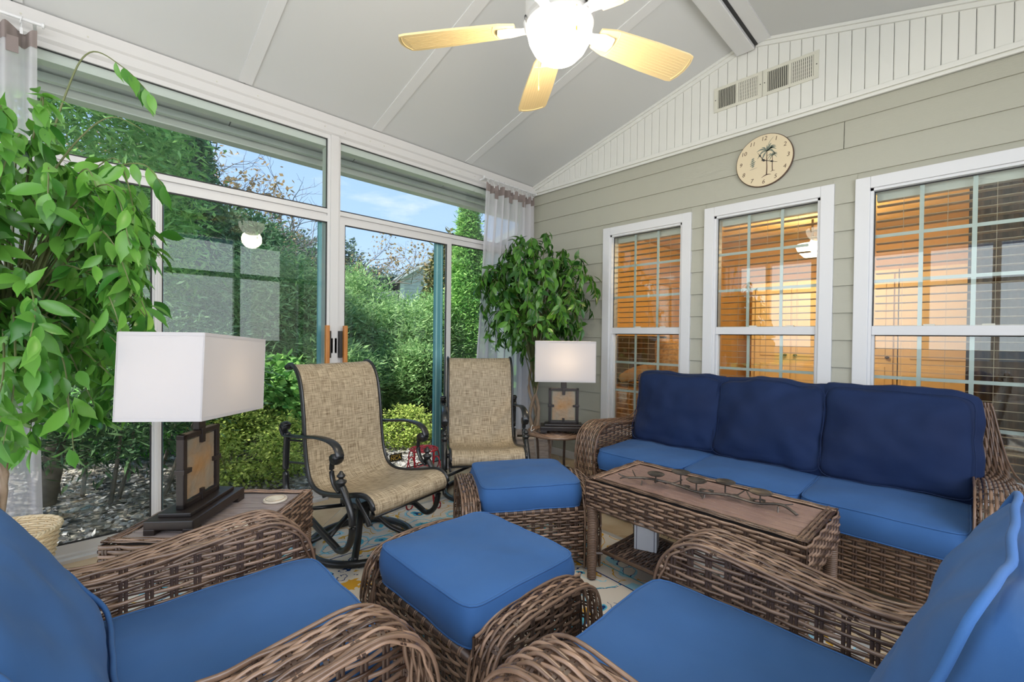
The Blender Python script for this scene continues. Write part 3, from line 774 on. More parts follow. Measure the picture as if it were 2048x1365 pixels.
# ================================================================== FURNITURE
# rug
def rug_mat():
    m = bpy.data.materials.new('blue_medallion_rug'); m.use_nodes = True; t = m.node_tree; b = t.nodes['Principled BSDF']; b.inputs['Roughness'].default_value = .95; b.inputs['Specular IOR Level'].default_value = .1
    L = t.links; N = t.nodes.new
    tc = N('ShaderNodeTexCoord')
    dn = N('ShaderNodeTexNoise'); dn.inputs['Scale'].default_value = 6; dn.inputs['Detail'].default_value = 4; L.new(tc.outputs['Object'], dn.inputs['Vector'])
    sc = N('ShaderNodeVectorMath'); sc.operation = 'SCALE'; sc.inputs['Scale'].default_value = .16; L.new(dn.outputs['Color'], sc.inputs[0])
    ad = N('ShaderNodeVectorMath'); ad.operation = 'ADD'; L.new(tc.outputs['Object'], ad.inputs[0]); L.new(sc.outputs[0], ad.inputs[1])
    def vor(scale, feat='F1', src=None):
        v = N('ShaderNodeTexVoronoi'); v.inputs['Scale'].default_value = scale; v.feature = feat; L.new((src or ad).outputs[0], v.inputs['Vector']); return v
    def ramp(sock, stops, interp='CONSTANT'):
        r = N('ShaderNodeValToRGB'); r.color_ramp.interpolation = interp; e = r.color_ramp.elements
        while len(e) > 1: e.remove(e[-1])
        e[0].position = stops[0][0]; e[0].color = (*stops[0][1], 1)
        for p, c in stops[1:]: q = e.new(p); q.color = (*c, 1)
        L.new(sock, r.inputs[0]); return r
    CR = (.66, .61, .53); TL = (.10, .42, .55); NV = (.012, .045, .16); GD = (.62, .34, .04); LB = (.32, .60, .70); GR = (.42, .40, .36)
    v1 = vor(3.6); r1 = ramp(v1.outputs['Distance'], [(0, GD), (.05, NV), (.09, CR), (.17, TL), (.22, NV), (.235, CR), (.40, LB), (.42, CR), (.58, TL), (.61, NV), (.63, CR)])
    v2 = vor(9); r2 = ramp(v2.outputs['Distance'], [(0, GD), (.06, NV), (.14, TL), (.22, CR), (.44, NV), (.47, CR), (.66, GD)])
    n2 = N('ShaderNodeTexNoise'); n2.inputs['Scale'].default_value = 2.2; L.new(tc.outputs['Object'], n2.inputs['Vector'])
    k = ramp(n2.outputs['Fac'], [(0, (0, 0, 0)), (.5, (1, 1, 1))])
    mx = N('ShaderNodeMixRGB'); L.new(k.outputs[0], mx.inputs[0]); L.new(r1.outputs[0], mx.inputs[1]); L.new(r2.outputs[0], mx.inputs[2])
    n3 = N('ShaderNodeTexNoise'); n3.inputs['Scale'].default_value = 26; n3.inputs['Detail'].default_value = 3; L.new(tc.outputs['Object'], n3.inputs['Vector'])
    k3 = ramp(n3.outputs['Fac'], [(0, (0, 0, 0)), (.61, (1, 1, 1))])
    mx2 = N('ShaderNodeMixRGB'); L.new(k3.outputs[0], mx2.inputs[0]); L.new(mx.outputs[0], mx2.inputs[1]); mx2.inputs[2].default_value = (*CR, 1)
    # borders from object coordinates
    sp = N('ShaderNodeSeparateXYZ'); L.new(tc.outputs['Object'], sp.inputs[0])
    def edge(sock, half):
        a = N('ShaderNodeMath'); a.operation = 'ABSOLUTE'; L.new(sock, a.inputs[0]); s_ = N('ShaderNodeMath'); s_.operation = 'SUBTRACT'; s_.inputs[0].default_value = half; L.new(a.outputs[0], s_.inputs[1]); return s_
    mn = N('ShaderNodeMath'); mn.operation = 'MINIMUM'; L.new(edge(sp.outputs[0], RW/2).outputs[0], mn.inputs[0]); L.new(edge(sp.outputs[1], RL/2).outputs[0], mn.inputs[1])
    bm1 = ramp(mn.outputs[0], [(0, (1, 1, 1)), (.035, (0, 0, 0)), (.33, (1, 1, 1)), (.338, (0, 0, 0)), (.42, (1, 1, 1)), (.428, (0, 0, 0))])
    bc = ramp(mn.outputs[0], [(0, GR), (.1, TL), (.38, NV)])
    v3 = vor(5.5); r3 = ramp(v3.outputs['Distance'], [(0, GD), (.07, NV), (.12, TL), (.20, CR), (.36, NV), (.375, LB), (.44, CR), (.60, GD), (.63, CR)])
    inb = ramp(mn.outputs[0], [(0, (1, 1, 1)), (.42, (0, 0, 0))])
    mx3 = N('ShaderNodeMixRGB'); L.new(inb.outputs[0], mx3.inputs[0]); L.new(mx2.outputs[0], mx3.inputs[1]); L.new(r3.outputs[0], mx3.inputs[2])
    mx4 = N('ShaderNodeMixRGB'); L.new(bm1.outputs[0], mx4.inputs[0]); L.new(mx3.outputs[0], mx4.inputs[1]); L.new(bc.outputs[0], mx4.inputs[2])
    L.new(mx4.outputs[0], b.inputs['Base Color'])
    nb = N('ShaderNodeTexNoise'); nb.inputs['Scale'].default_value = 300; bp = N('ShaderNodeBump'); bp.inputs['Strength'].default_value = .3; bp.inputs['Distance'].default_value = .002
    L.new(tc.outputs['Object'], nb.inputs['Vector']); L.new(nb.outputs['Fac'], bp.inputs['Height']); L.new(bp.outputs[0], b.inputs['Normal'])
    return m
RW, RL = 2.45, 3.3
rug = thing('area_rug', 'cream area rug with blue, teal and gold floral pattern under the seating', 'rug', (-1.58, .70, .0005), R(-4))
MB().bbox(-RW/2, RW/2, -RL/2, RL/2, 0, .009, .003).build('rug_field', rug_mat(), rug)
RZ0 = .0095   # top of the rug

# ---------------------------------------------------------------- wicker seating
def inner_rows(prof, a_max, z0, z1, ds):
    P = crom(prof, 8); rows = []
    n = int((z1-z0)/ds)
    for i in range(n):
        z = z0+(i+.5)*ds
        # front crossing
        idx = [k for k in range(len(P)-1) if (P[k][1]-z)*(P[k+1][1]-z) <= 0]
        if not idx: continue
        k = idx[0]; t = (z-P[k][1])/(P[k+1][1]-P[k][1]+1e-9); a0 = P[k][0]+t*(P[k+1][0]-P[k][0])
        a1 = a_max
        if len(idx) > 1:
            k = idx[-1]; t = (z-P[k][1])/(P[k+1][1]-P[k][1]+1e-9); a2 = P[k][0]+t*(P[k+1][0]-P[k][0])
            if z > .5: 
                if a2 > a0+.12: a1 = min(a_max, a2) if z < .585 else a2
        rows.append((z, a0+.006, a1, i))
    return rows
def settee(t, inner, armw, depth, top, m, ds=.0165, dt=.05, arm_prof=None, armtop=.625, lip=.33, bs=0):
    """local: x across, seat faces -y, a = distance back from the front (a=0 at y=-depth/2)"""
    D = depth; y0 = -D/2
    prof = arm_prof or [(.055, .03), (.02, .14), (.0, .28), (.0, .44), (.04, .555), (.16, .615), (.34, .605), (.55, .59), (.68, .60), (.745, .66), (.80, .78), (D-.05, top-.02)]
    W2 = inner/2
    for s in (-1, 1):
        a = MB(); arm = a.build('arm', m_wickd, t)   # carrier of the arm's woven pieces
        arm.location = (0, y0, 0)
        l0, l1 = (W2, W2+armw) if s > 0 else (-W2-armw, -W2)
        band('arm_weave', arm, prof, l0, l1, (1, 0, 0), (0, 1, 0), ds=ds*.84, dt=dt, m=m, crown=.022, flare=lambda q: 1-.62*np.clip((np.asarray(q)-.60)/.40, 0, 1)**1.2)
        rows = inner_rows(prof, D-.10, .10, .60, ds)
        flat_weave('inner_weave', arm, (s*(W2+.012), 0, 0), (0, 1, 0), (0, 0, 1), rows, dt, m, hw=ds*.42)
        P2 = crom(prof, 6)
        for lat in (l0+.004, l1-.004):
            inn = s*W2; nP = len(P2); L_ = np.linspace(0, 1, nP)
            MB().tube([(inn+(lat-inn)*(1-.62*max(0, (q-.60)/.40)**1.2), p[0]+.0, p[1]-.004) for p, q in zip(P2, L_)], .0048, 6).build('arm_edging', m, arm, smooth=True)
    # front apron with top rail
    fp = MB().tube([(-W2, y0+.035, lip), (W2, y0+.035, lip)], .014, 8).build('front_rail', m_wickd, t, smooth=True)
    flat_weave('front_weave', fp, (-W2, y0+.035, 0), (1, 0, 0), (0, 0, 1), rect_rows(0, 2*W2, .105, lip-.008, ds), dt, m)
    wr = MB(); k = 0; x = -W2+.02
    while x < W2:
        for d in (0, .009): wr.lathe([(.0152, -.0035), (.0172, 0), (.0152, .0035)], 8); wr.v[-1] = np.stack([wr.v[-1][:, 2]+x+d, wr.v[-1][:, 0]+y0+.035, wr.v[-1][:, 1]+lip], 1)
        x += dt
    wr.build('rail_wrapping', m, fp, smooth=True, kind='stuff')
    # backrest: front, rounded top and outside
    bp = [(D-.16, .36), (D-.10+bs*.6, .62), (D-.055+bs, top-.06), (D-.035+bs, top-.008), (D-.005+bs, top), (D+.015+bs, top-.04), (D+.005+bs*.6, top-.3), (D-.02, .3), (D-.03, .1)]
    bk = MB().tube([(-W2-.03, y0+D-.01, top-.03), (W2+.03, y0+D-.01, top-.03)], .012, 6).build('backrest', m_wickd, t)
    P2, s_ = resample(crom(bp, 8), .006)
    Tt = np.gradient(P2, axis=0); Tt /= np.linalg.norm(Tt, axis=1)[:, None]; Nn = np.stack([-Tt[:, 1], Tt[:, 0]], 1)
    def S(u, v):
        a = np.interp(v, s_, P2[:, 0]); b = np.interp(v, s_, P2[:, 1]); n0 = np.interp(v, s_, Nn[:, 0]); n1 = np.interp(v, s_, Nn[:, 1])
        xx = u-(W2+.03); dropz = -.05*np.clip((np.abs(xx)-(W2-.06))/.12, 0, 1)**2
        return np.stack([xx, np.full_like(u, y0+a), b+dropz*(b > top-.15)], 1), np.repeat(np.array([[0, n0, n1]]), len(u), 0)
    nr = int(s_[-1]/ds); rows = [((i+.5)*ds, 0, 2*W2+.06, i) for i in range(nr)]
    weave('back_weave', rows, S, m, bk, dt)
    ft = MB()
    for sx in (-1, 1):
        for yy in (y0+.07, y0+D-.08): MB().lathe([(.018, 0), (.022, .04), (.022, .14)], 10, (sx*(W2+armw*.5), yy, 0)).build('foot', m_dark, t, smooth=True)
    return prof
def RM(x, y, z, rz=0, rx=0, ry=0):
    return Matrix.Translation((x, y, z)) @ Matrix.Rotation(rz, 4, 'Z') @ Matrix.Rotation(rx, 4, 'X') @ Matrix.Rotation(ry, 4, 'Y')

# sofa (faces -y)
SX = (-1.74+.03)/2
sofa = thing('wicker_sofa', 'long brown wicker sofa with navy cushions against the window wall', 'sofa', (SX, 2.93, .0), 0)
settee(sofa, 1.77, .17, .88, .93, m_wick2)
for i, lab in enumerate(('blue seat cushion on the sofa nearest the round side table', 'blue seat cushion in the middle of the sofa', 'blue seat cushion at the sofa end nearest the armchair')):
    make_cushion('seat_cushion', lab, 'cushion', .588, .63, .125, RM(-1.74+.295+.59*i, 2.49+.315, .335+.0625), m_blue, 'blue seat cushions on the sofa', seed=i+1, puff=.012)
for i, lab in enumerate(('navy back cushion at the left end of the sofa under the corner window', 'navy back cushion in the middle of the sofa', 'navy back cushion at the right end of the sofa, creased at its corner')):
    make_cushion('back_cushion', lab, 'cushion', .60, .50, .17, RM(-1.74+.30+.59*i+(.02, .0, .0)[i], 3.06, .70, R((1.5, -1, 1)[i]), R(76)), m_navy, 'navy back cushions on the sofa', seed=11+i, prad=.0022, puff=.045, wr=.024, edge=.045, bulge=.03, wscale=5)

# armchairs
def armchair(label, x, y, rz, cl, clb, seed, by, bz, ba, yw, bw):
    t = thing('wicker_armchair', label, 'armchair', (x, y, RZ0), rz, 'wicker armchairs in the foreground')
    settee(t, .585, .148, .88, .93, m_wick, ds=.0160, dt=.054, bs=.07,
           arm_prof=[(.075, .03), (.03, .14), (.0, .28), (-.005, .43), (.03, .54), (.12, .605), (.26, .60), (.42, .58), (.56, .575), (.65, .62), (.71, .76), (.76, .90)])
    Mt = Matrix.Translation((x, y, RZ0)) @ Matrix.Rotation(rz, 4, 'Z')
    make_cushion('seat_cushion', cl, 'cushion', .575, .64, .125, Mt @ RM(0, -.44+.33, .345+.0625), m_blue, seed=seed, puff=.012)
    make_cushion('back_cushion', clb, 'cushion', bw, .46, .16, Mt @ RM(0, by, bz, R(yw), R(ba)), m_blue, seed=seed+5, puff=.030, wr=.020, edge=.045, bulge=.03, prad=.006, wscale=4.5)
    return t
armchair('brown wicker armchair with blue cushions at the lower left, beside the slatted end table', -1.24, .125, pi, 'blue seat cushion on the lower left armchair', 'puffy blue back cushion on the lower left armchair', 21, .258, .640, 59, 0, .565)
armchair('brown wicker armchair with blue cushions at the lower right, in front of the coffee table', -.235, 1.005, -pi/2, 'blue seat cushion on the lower right armchair', 'puffy blue back cushion with piping on the lower right armchair', 31, .268, .685, 67, -6, .60)

# ottomans: local x = long axis, bands at both ends
def ottoman(label, x, y, rz, cl, seed):
    t = thing('wicker_ottoman', label, 'ottoman', (x, y, RZ0), rz, 'wicker ottomans on the rug')
    W2, D2 = .268, .235
    prof = [(-D2-.012, .02), (-D2-.02, .14), (-D2-.018, .28), (-D2+.015, .375), (-D2+.09, .415), (0, .425), (D2-.09, .415), (D2-.015, .375), (D2+.018, .28), (D2+.02, .14), (D2+.012, .02)]
    for s in (-1, 1):
        ar = MB().tube([(s*(W2+.01), -D2+.03, .05), (s*(W2+.01), D2-.03, .05)], .008, 6).build('end_arch', m_wickd, t)
        l0, l1 = (W2, W2+.092) if s > 0 else (-W2-.092, -W2)
        band('arch_weave', ar, prof, l0, l1, (1, 0, 0), (0, 1, 0), ds=.0128, dt=.046, m=m_wick, crown=.012)
        rows = [(v, max(-D2+.0, -D2-.0), D2, i) for v, _, _, i in rect_rows(0, 1, .045, .40, .0158)]
        flat_weave('end_weave', ar, (s*(W2+.008), 0, 0), (0, 1, 0), (0, 0, 1), rows, .046, m_wick)
        P2 = crom(prof, 6)
        for lat in (l0+.003, l1-.003): MB().tube([(lat, p[0], p[1]-.002) for p in P2], .0048, 6).build('arch_edging', m_wick, ar, smooth=True)
    for s in (-1, 1):
        yy = s*D2
        fr = MB().tube([(-W2, yy, .325), (W2, yy, .325)], .012, 8).build('rail', m_wickd, t, smooth=True)
        wr = MB(); xx = -W2+.03
        while xx < W2:
            for d in (0, .008): wr.lathe([(.0135, -.003), (.0152, 0), (.0135, .003)], 8); wr.v[-1] = np.stack([wr.v[-1][:, 2]+xx+d, wr.v[-1][:, 0]+yy, wr.v[-1][:, 1]+.325], 1)
            xx += .046
        wr.build('rail_wrapping', m_wick, fr, smooth=True, kind='stuff')
        flat_weave('side_weave', fr, (0, yy, 0), (s*-1, 0, 0), (0, 0, 1), rect_rows(-W2, W2, .05, .318, .0158), .046, m_wick)
    for sx in (-1, 1):
        for sy in (-1, 1): MB().box(sx*(W2+.05)-.02, sx*(W2+.05)+.02, sy*.2-.02, sy*.2+.02, 0, .05).build('foot', m_dark, t)
    Mt = Matrix.Translation((x, y, RZ0)) @ Matrix.Rotation(rz, 4, 'Z')
    make_cushion('ottoman_cushion', cl, 'cushion', .53, .485, .125, Mt @ RM(0, 0, .335+.0625), m_blue, seed=seed, puff=.012, wr=.006)
    return t
ottoman('brown wicker ottoman with blue top between the two armchairs', -1.197, 1.0, R(0), 'square blue cushion on the ottoman between the armchairs', 41)
ottoman('brown wicker ottoman with blue top turned askew beside the coffee table', -1.71, 1.76, R(58), 'blue cushion on the ottoman beside the coffee table', 42)

# tables with slatted tops in a woven frame
def slat_table(name, label, L, Wd, H, apron, x, y, rz, mw, ms, nsl, shelf=None, legs=True, rim=.045, z=RZ0, along='x'):
    t = thing(name, label, 'table', (x, y, z), rz)
    l2, w2 = L/2, Wd/2
    # woven apron on four sides
    ap = MB(); 
    for a, b, c, d in ((-l2+.01, l2-.01, -w2+.006, -w2+.012), (-l2+.01, l2-.01, w2-.012, w2-.006)): ap.box(a, b, c, d, H-.03, H-.012)
    apo = ap.build('apron', m_wickd, t)
    ds = .0155
    for s in (-1, 1):
        flat_weave('apron_weave', apo, (0, s*w2, 0), (-s, 0, 0), (0, 0, 1), rect_rows(-l2, l2, H-apron, H-.008, ds), .046, mw, amp=.0028, hw=.0072)
        flat_weave('apron_weave', apo, (s*l2, 0, 0), (0, s, 0), (0, 0, 1), rect_rows(-w2, w2, H-apron, H-.008, ds), .046, mw, amp=.0028, hw=.0072)
    # top rim strands
    nr = max(2, int(rim/.0145))
    for s in (-1, 1):
        flat_weave('rim_weave', apo, (0, s*(w2-rim/2), H), (1, 0, 0), (0, 1, 0), rect_rows(-l2+.002, l2-.002, -rim/2+.003, rim/2, .0125), .06, mw, amp=.0012)
        flat_weave('rim_weave', apo, (s*(l2-rim/2), 0, H), (0, 1, 0), (-1, 0, 0), rect_rows(-w2+.002, w2-.002, -rim/2, rim/2-.003, .0125), .06, mw, amp=.0012)
    il, iw = l2-rim, w2-rim
    MB().box(-il, il, -iw, iw, H-.03, H-.018).build('top_backing', m_dark, t)
    sw = 2*iw/nsl if along == 'x' else 2*il/nsl
    for k in range(nsl):
        if along == 'x': a = -iw+k*sw; MB().bbox(-il, il, a+.0026, a+sw-.0026, H-.019, H-.004, .0015).build('slat', ms, t)
        else: a = -il+k*sw; MB().bbox(a+.0016, a+sw-.0016, -iw, iw, H-.019, H-.004, .0015).build('slat', ms, t)
    if legs:
        for sx in (-1, 1):
            for sy in (-1, 1):
                lg = MB().lathe([(.017, 0), (.021, H-apron+.01)], 12, (sx*(l2-.022), sy*(w2-.022), 0)).build('leg', m_wickd, t, smooth=True)
                n = int((H-apron)/.0085); th = np.linspace(0, 2*pi*n, n*12); zz = np.linspace(.004, H-apron, n*12); rr = .0185+.004*zz/(H-apron)
                MB().tube(np.stack([sx*(l2-.022)+rr*np.cos(th), sy*(w2-.022)+rr*np.sin(th), zz], 1), .0045, 5).build('leg_wrapping', mw, lg, smooth=True, kind='stuff')
    if shelf:
        zs, ins = shelf; sl, sw_ = l2-ins, w2-ins
        so = MB().box(-sl, sl, -sw_, sw_, zs-.012, zs-.008).build('shelf', m_wickd, t)
        flat_weave('shelf_weave', so, (0, 0, zs), (0, 1, 0), (-1, 0, 0), rect_rows(-sw_, sw_, -sl, sl, .0145), .05, mw, amp=.0025)
        MB().tube([(-sl, -sw_, zs), (sl, -sw_, zs), (sl, sw_, zs), (-sl, sw_, zs)], .008, 6, closed=True).build('shelf_edging', mw, so, smooth=True)
        for sx in (-1, 1):
            for sy in (-1, 1): MB().tube([(sx*sl, sy*sw_, zs-.01), (sx*(l2-.022), sy*(w2-.022), zs-.01)], .008, 6).build('shelf_bracket', m_wickd, so)
    return t
slat_table('coffee_table', 'long wicker coffee table with brown slatted top in front of the sofa', .945, .465, .51, .15, -.835, 2.03, R(-1.5), m_wick, m_slat, 7, shelf=(.14, .06))
slat_table('end_table', 'greyish wicker end table with slatted top holding the big left lamp', .53, .50, .495, .16, -2.085, .405, R(141.5), m_wick, m_slatg, 7, along='x', rim=.04, z=0) if False else \
slat_table('end_table', 'wicker end table with slatted top holding the large left lamp', .50, .53, .495, .17, -2.085, .405, R(47), m_wick, m_slatg, 8, along='x', rim=.04, z=.0)

# round side table
rt = thing('round_side_table', 'small round wicker side table between the rear sling chair and sofa', 'table', (-2.27, 2.73, 0))
def disc_weave(name, rad, z, par, m):
    rows = []; k = 0; r = .012
    VV = MB()
    while r < rad:
        th = np.linspace(0, 2*pi, max(12, int(r*260))+1)[:-1]
        n = len(th); zz = z+.002*np.cos(th*max(6, int(r*75))+k*pi)
        VV.tube(np.stack([r*np.cos(th), r*np.sin(th), zz], 1), .0058, 5, closed=True, rnd=random.random(), flat=(1, .6)); r += .0105; k += 1
    return VV.build(name, m, par, smooth=True, kind='stuff')
tt = MB().lathe([(0, .448), (.235, .448), (.235, .462), (0, .462)], 40).build('table_top', m_wickd, rt)
disc_weave('top_weave', .232, .465, tt, m_wick)
MB().tube([(.238*cos(a), .238*sin(a), .458) for a in np.linspace(0, 2*pi, 49)[:-1]], .012, 8, closed=True).build('rim', m_wick, tt, smooth=True)
sh = MB().lathe([(0, .135), (.155, .135), (.155, .142), (0, .142)], 32).build('shelf', m_wickd, rt); disc_weave('shelf_weave', .15, .145, sh, m_wick)
for k in range(4):
    a = R(20+90*k); lp = crom([(.20*cos(a), .20*sin(a), .45), (.175*cos(a), .175*sin(a), .38), (.165*cos(a), .165*sin(a), .22), (.175*cos(a), .175*sin(a), .08), (.21*cos(a), .21*sin(a), 0.006)], 6)
    lg = MB().tube(lp, .010, 8).build('leg', m_wickd, rt, smooth=True)
    P_, _ = resample(lp, .0025); n = len(P_); th = np.arange(n)*2*pi/4
    MB().tube(np.stack([P_[:, 0]+.0115*np.cos(th), P_[:, 1]+.0115*np.sin(th), P_[:, 2]], 1), .0032, 4).build('leg_wrapping', m_wick, lg, kind='stuff')

# ---------------------------------------------------------------- table lamps
def lamp(label, x, y, z, rz, tilt, power):
    t = thing('table_lamp', label, 'lamp', (x, y, z), rz, 'slate table lamps with box shades')
    base = MB(); base.bbox(-.18, .18, -.085, .085, .018, .052, .005)
    for sx in (-1, 1):
        for sy in (-1, 1): base.bbox(sx*.155-.025, sx*.155+.025, sy*.066-.019, sy*.066+.019, 0, .022, .003)
    base.bbox(-.148, .148, -.058, .058, .052, .067, .004); base.build('base', m_bronze, t)
    fr = MB(); fz0, fz1, fw = .067, .345, .118
    fr.bbox(-fw, -fw+.022, -.014, .014, fz0, fz1, .003); fr.bbox(fw-.022, fw, -.014, .014, fz0, fz1, .003)
    fr.bbox(-fw, fw, -.014, .014, fz1-.02, fz1, .003); fr.bbox(-fw, fw, -.014, .014, fz0, fz0+.02, .003); f = fr.build('frame', m_bronze, t)
    # rough-edged slate panel
    import bmesh
    P = []; n = 40; hw, hz0, hz1 = fw-.030, fz0+.027, fz1-.027
    per = [(-hw+2*hw*i/n, hz0) for i in range(n)]+[(hw, hz0+(hz1-hz0)*i/n) for i in range(n)]+[(hw-2*hw*i/n, hz1) for i in range(n)]+[(-hw, hz1-(hz1-hz0)*i/n) for i in range(n)]
    P = [(a+.0018*noise.noise(Vector((a*90, b*90, 1))), b+.0018*noise.noise(Vector((a*90, b*90, 7)))) for a, b in per]
    MB().prism(P, -.006, .006, Matrix.Rotation(pi/2, 4, 'X')).build('slate_panel', m_stone, t)
    for (cx, cz, w_, h_) in ((-fw+.02, (fz0+fz1)/2, .024, .009), (fw-.02, (fz0+fz1)/2, .024, .009), (0, fz0+.022, .009, .022), (0, fz1-.024, .011, .028)):
        MB().bbox(cx-w_, cx+w_, -.018, .018, cz-h_, cz+h_, .002).build('clip', m_bronze, t)
    MB().bbox(-.022, .022, -.012, .012, fz1, fz1+.05, .003).lathe([(.014, .39), (.014, .44), (0, .44)], 12).build('neck', m_bronze, t)
    sh = MB(); w, d, a, b = .228, .142, .405, .715; th = .003
    Mt = Matrix.Translation((0, 0, .55)) @ Matrix.Rotation(tilt, 4, 'Y') @ Matrix.Translation((0, 0, -.55))
    for (x0, x1, y0, y1) in ((-w, w, -d, -d+th), (-w, w, d-th, d), (-w, -w+th, -d, d), (w-th, w, -d, d)): sh.box(x0, x1, y0, y1, a, b, Mt)
    s = sh.build('lamp_shade', m_shade, t)
    tr = MB()
    for zz in (a, b-.012):
        for (x0, x1, y0, y1) in ((-w-.001, w+.001, -d-.001, -d+th), (-w-.001, w+.001, d-th, d+.001), (-w-.001, -w+th, -d, d), (w-th, w+.001, -d, d)): tr.box(x0, x1, y0, y1, zz, zz+.012, Mt)
    for sx in (-1, 1):
        for sy in (-1, 1): tr.tube([Mt @ Vector((sx*w, sy*d, a)), Mt @ Vector((sx*w, sy*d, b))], .0018, 6)
    tr.build('shade_trim', m_shade, s)
    MB().lathe([(0, .46), (.02, .47), (.03, .50), (.022, .54), (.012, .56), (0, .56)], 16).build('bulb', m_bulb, t, smooth=True)
    MB().tube([Mt @ Vector((-w+.004, 0, .70)), Mt @ Vector((w-.004, 0, .70))], .002, 5).build('shade_spider', m_bronze, s)
    l = add_light('lamp_bulb_light', 'POINT', (0, 0, .56), power, (1, .78, .50), radius=.03); l.parent = t
    return t
m_bulb = mat('lit_bulb', (1, .9, .7), .4, emit=(1, .8, .5), emit_s=6)
lamp('large white box-shaded table lamp with slate panel, on the left end table', -2.12, .335, .492, R(141), R(3.5), 2.2)
lamp('small-looking white box-shaded lamp with slate panel, on the round table by the sofa', -2.205, 2.72, .473, R(43), 0, 7.0)
cord = MB().tube(crom([(-2.42, 2.62, .475), (-2.39, 2.55, .472), (-2.43, 2.60, .50), (-2.52, 2.72, .45), (-2.56, 2.8, .2), (-2.55, 2.9, .01), (-2.6, 3.3, .012)], 8), .003, 6)
cord.build('lamp_cord', m_trimw, smooth=True, label='white cord trailing from the lamp on the round table', cat='cord')
# coasters on the end table
for (cx, cy, lab) in ((-2.09, .605, 'round stone coaster on the end table near the sling chair'), (-1.905, .42, 'round stone coaster on the end table behind the armchair arm')):
    t = thing('coaster', lab, 'coaster', (cx, cy, .4925)); MB().lathe([(0, 0), (.046, 0), (.048, .004), (.046, .009), (0, .009)], 32).build('coaster_disc', m_coast, t, smooth=False)
    MB().lathe([(.037, .009), (.038, .0105), (.039, .009)], 32).build('ring_groove', m_stone, t)

# ---------------------------------------------------------------- sling swivel chairs
m_sling = bpy.data.materials.new('tan_sling_mesh'); m_sling.use_nodes = True
def _sl():
    t = m_sling.node_tree; b = t.nodes['Principled BSDF']; L = t.links; N = t.nodes.new
    at = N('ShaderNodeAttribute'); at.attribute_name = 'uvw'
    cs = []
    for sc_ in ((1, .05, 1), (.05, 1, 1)):
        mp = N('ShaderNodeMapping'); mp.inputs['Scale'].default_value = sc_; L.new(at.outputs['Vector'], mp.inputs[0])
        n = N('ShaderNodeTexNoise'); n.inputs['Scale'].default_value = 260; n.inputs['Detail'].default_value = 2; L.new(mp.outputs[0], n.inputs['Vector']); cs.append(n.outputs['Fac'])
    a = N('ShaderNodeMath'); a.operation = 'ADD'; L.new(cs[0], a.inputs[0]); L.new(cs[1], a.inputs[1])
    ck = N('ShaderNodeTexChecker'); ck.inputs['Scale'].default_value = 330; L.new(at.outputs['Vector'], ck.inputs['Vector'])
    r = N('ShaderNodeValToRGB'); r.color_ramp.elements[0].position = .42; r.color_ramp.elements[0].color = (.21, .15, .085, 1); r.color_ramp.elements[1].position = .62; r.color_ramp.elements[1].color = (.62, .51, .35, 1)
    h = N('ShaderNodeMath'); h.operation = 'MULTIPLY'; h.inputs[1].default_value = .5; L.new(a.outputs[0], h.inputs[0])
    h2 = N('ShaderNodeMath'); h2.operation = 'MULTIPLY_ADD'; h2.inputs[1].default_value = .06; L.new(ck.outputs['Fac'], h2.inputs[0]); L.new(h.outputs[0], h2.inputs[2])
    L.new(h2.outputs[0], r.inputs[0]); L.new(r.outputs[0], b.inputs['Base Color']); b.inputs['Roughness'].default_value = .6
    bp = N('ShaderNodeBump'); bp.inputs['Strength'].default_value = .4; bp.inputs['Distance'].default_value = .001; L.new(ck.outputs['Fac'], bp.inputs['Height']); L.new(bp.outputs[0], b.inputs['Normal'])
    tr = N('ShaderNodeBsdfTranslucent'); L.new(r.outputs[0], tr.inputs[0]); ms = N('ShaderNodeMixShader'); ms.inputs[0].default_value = .2
    L.new(b.outputs[0], ms.inputs[1]); L.new(tr.outputs[0], ms.inputs[2]); L.new(ms.outputs[0], t.nodes['Material Output'].inputs[0])
_sl()
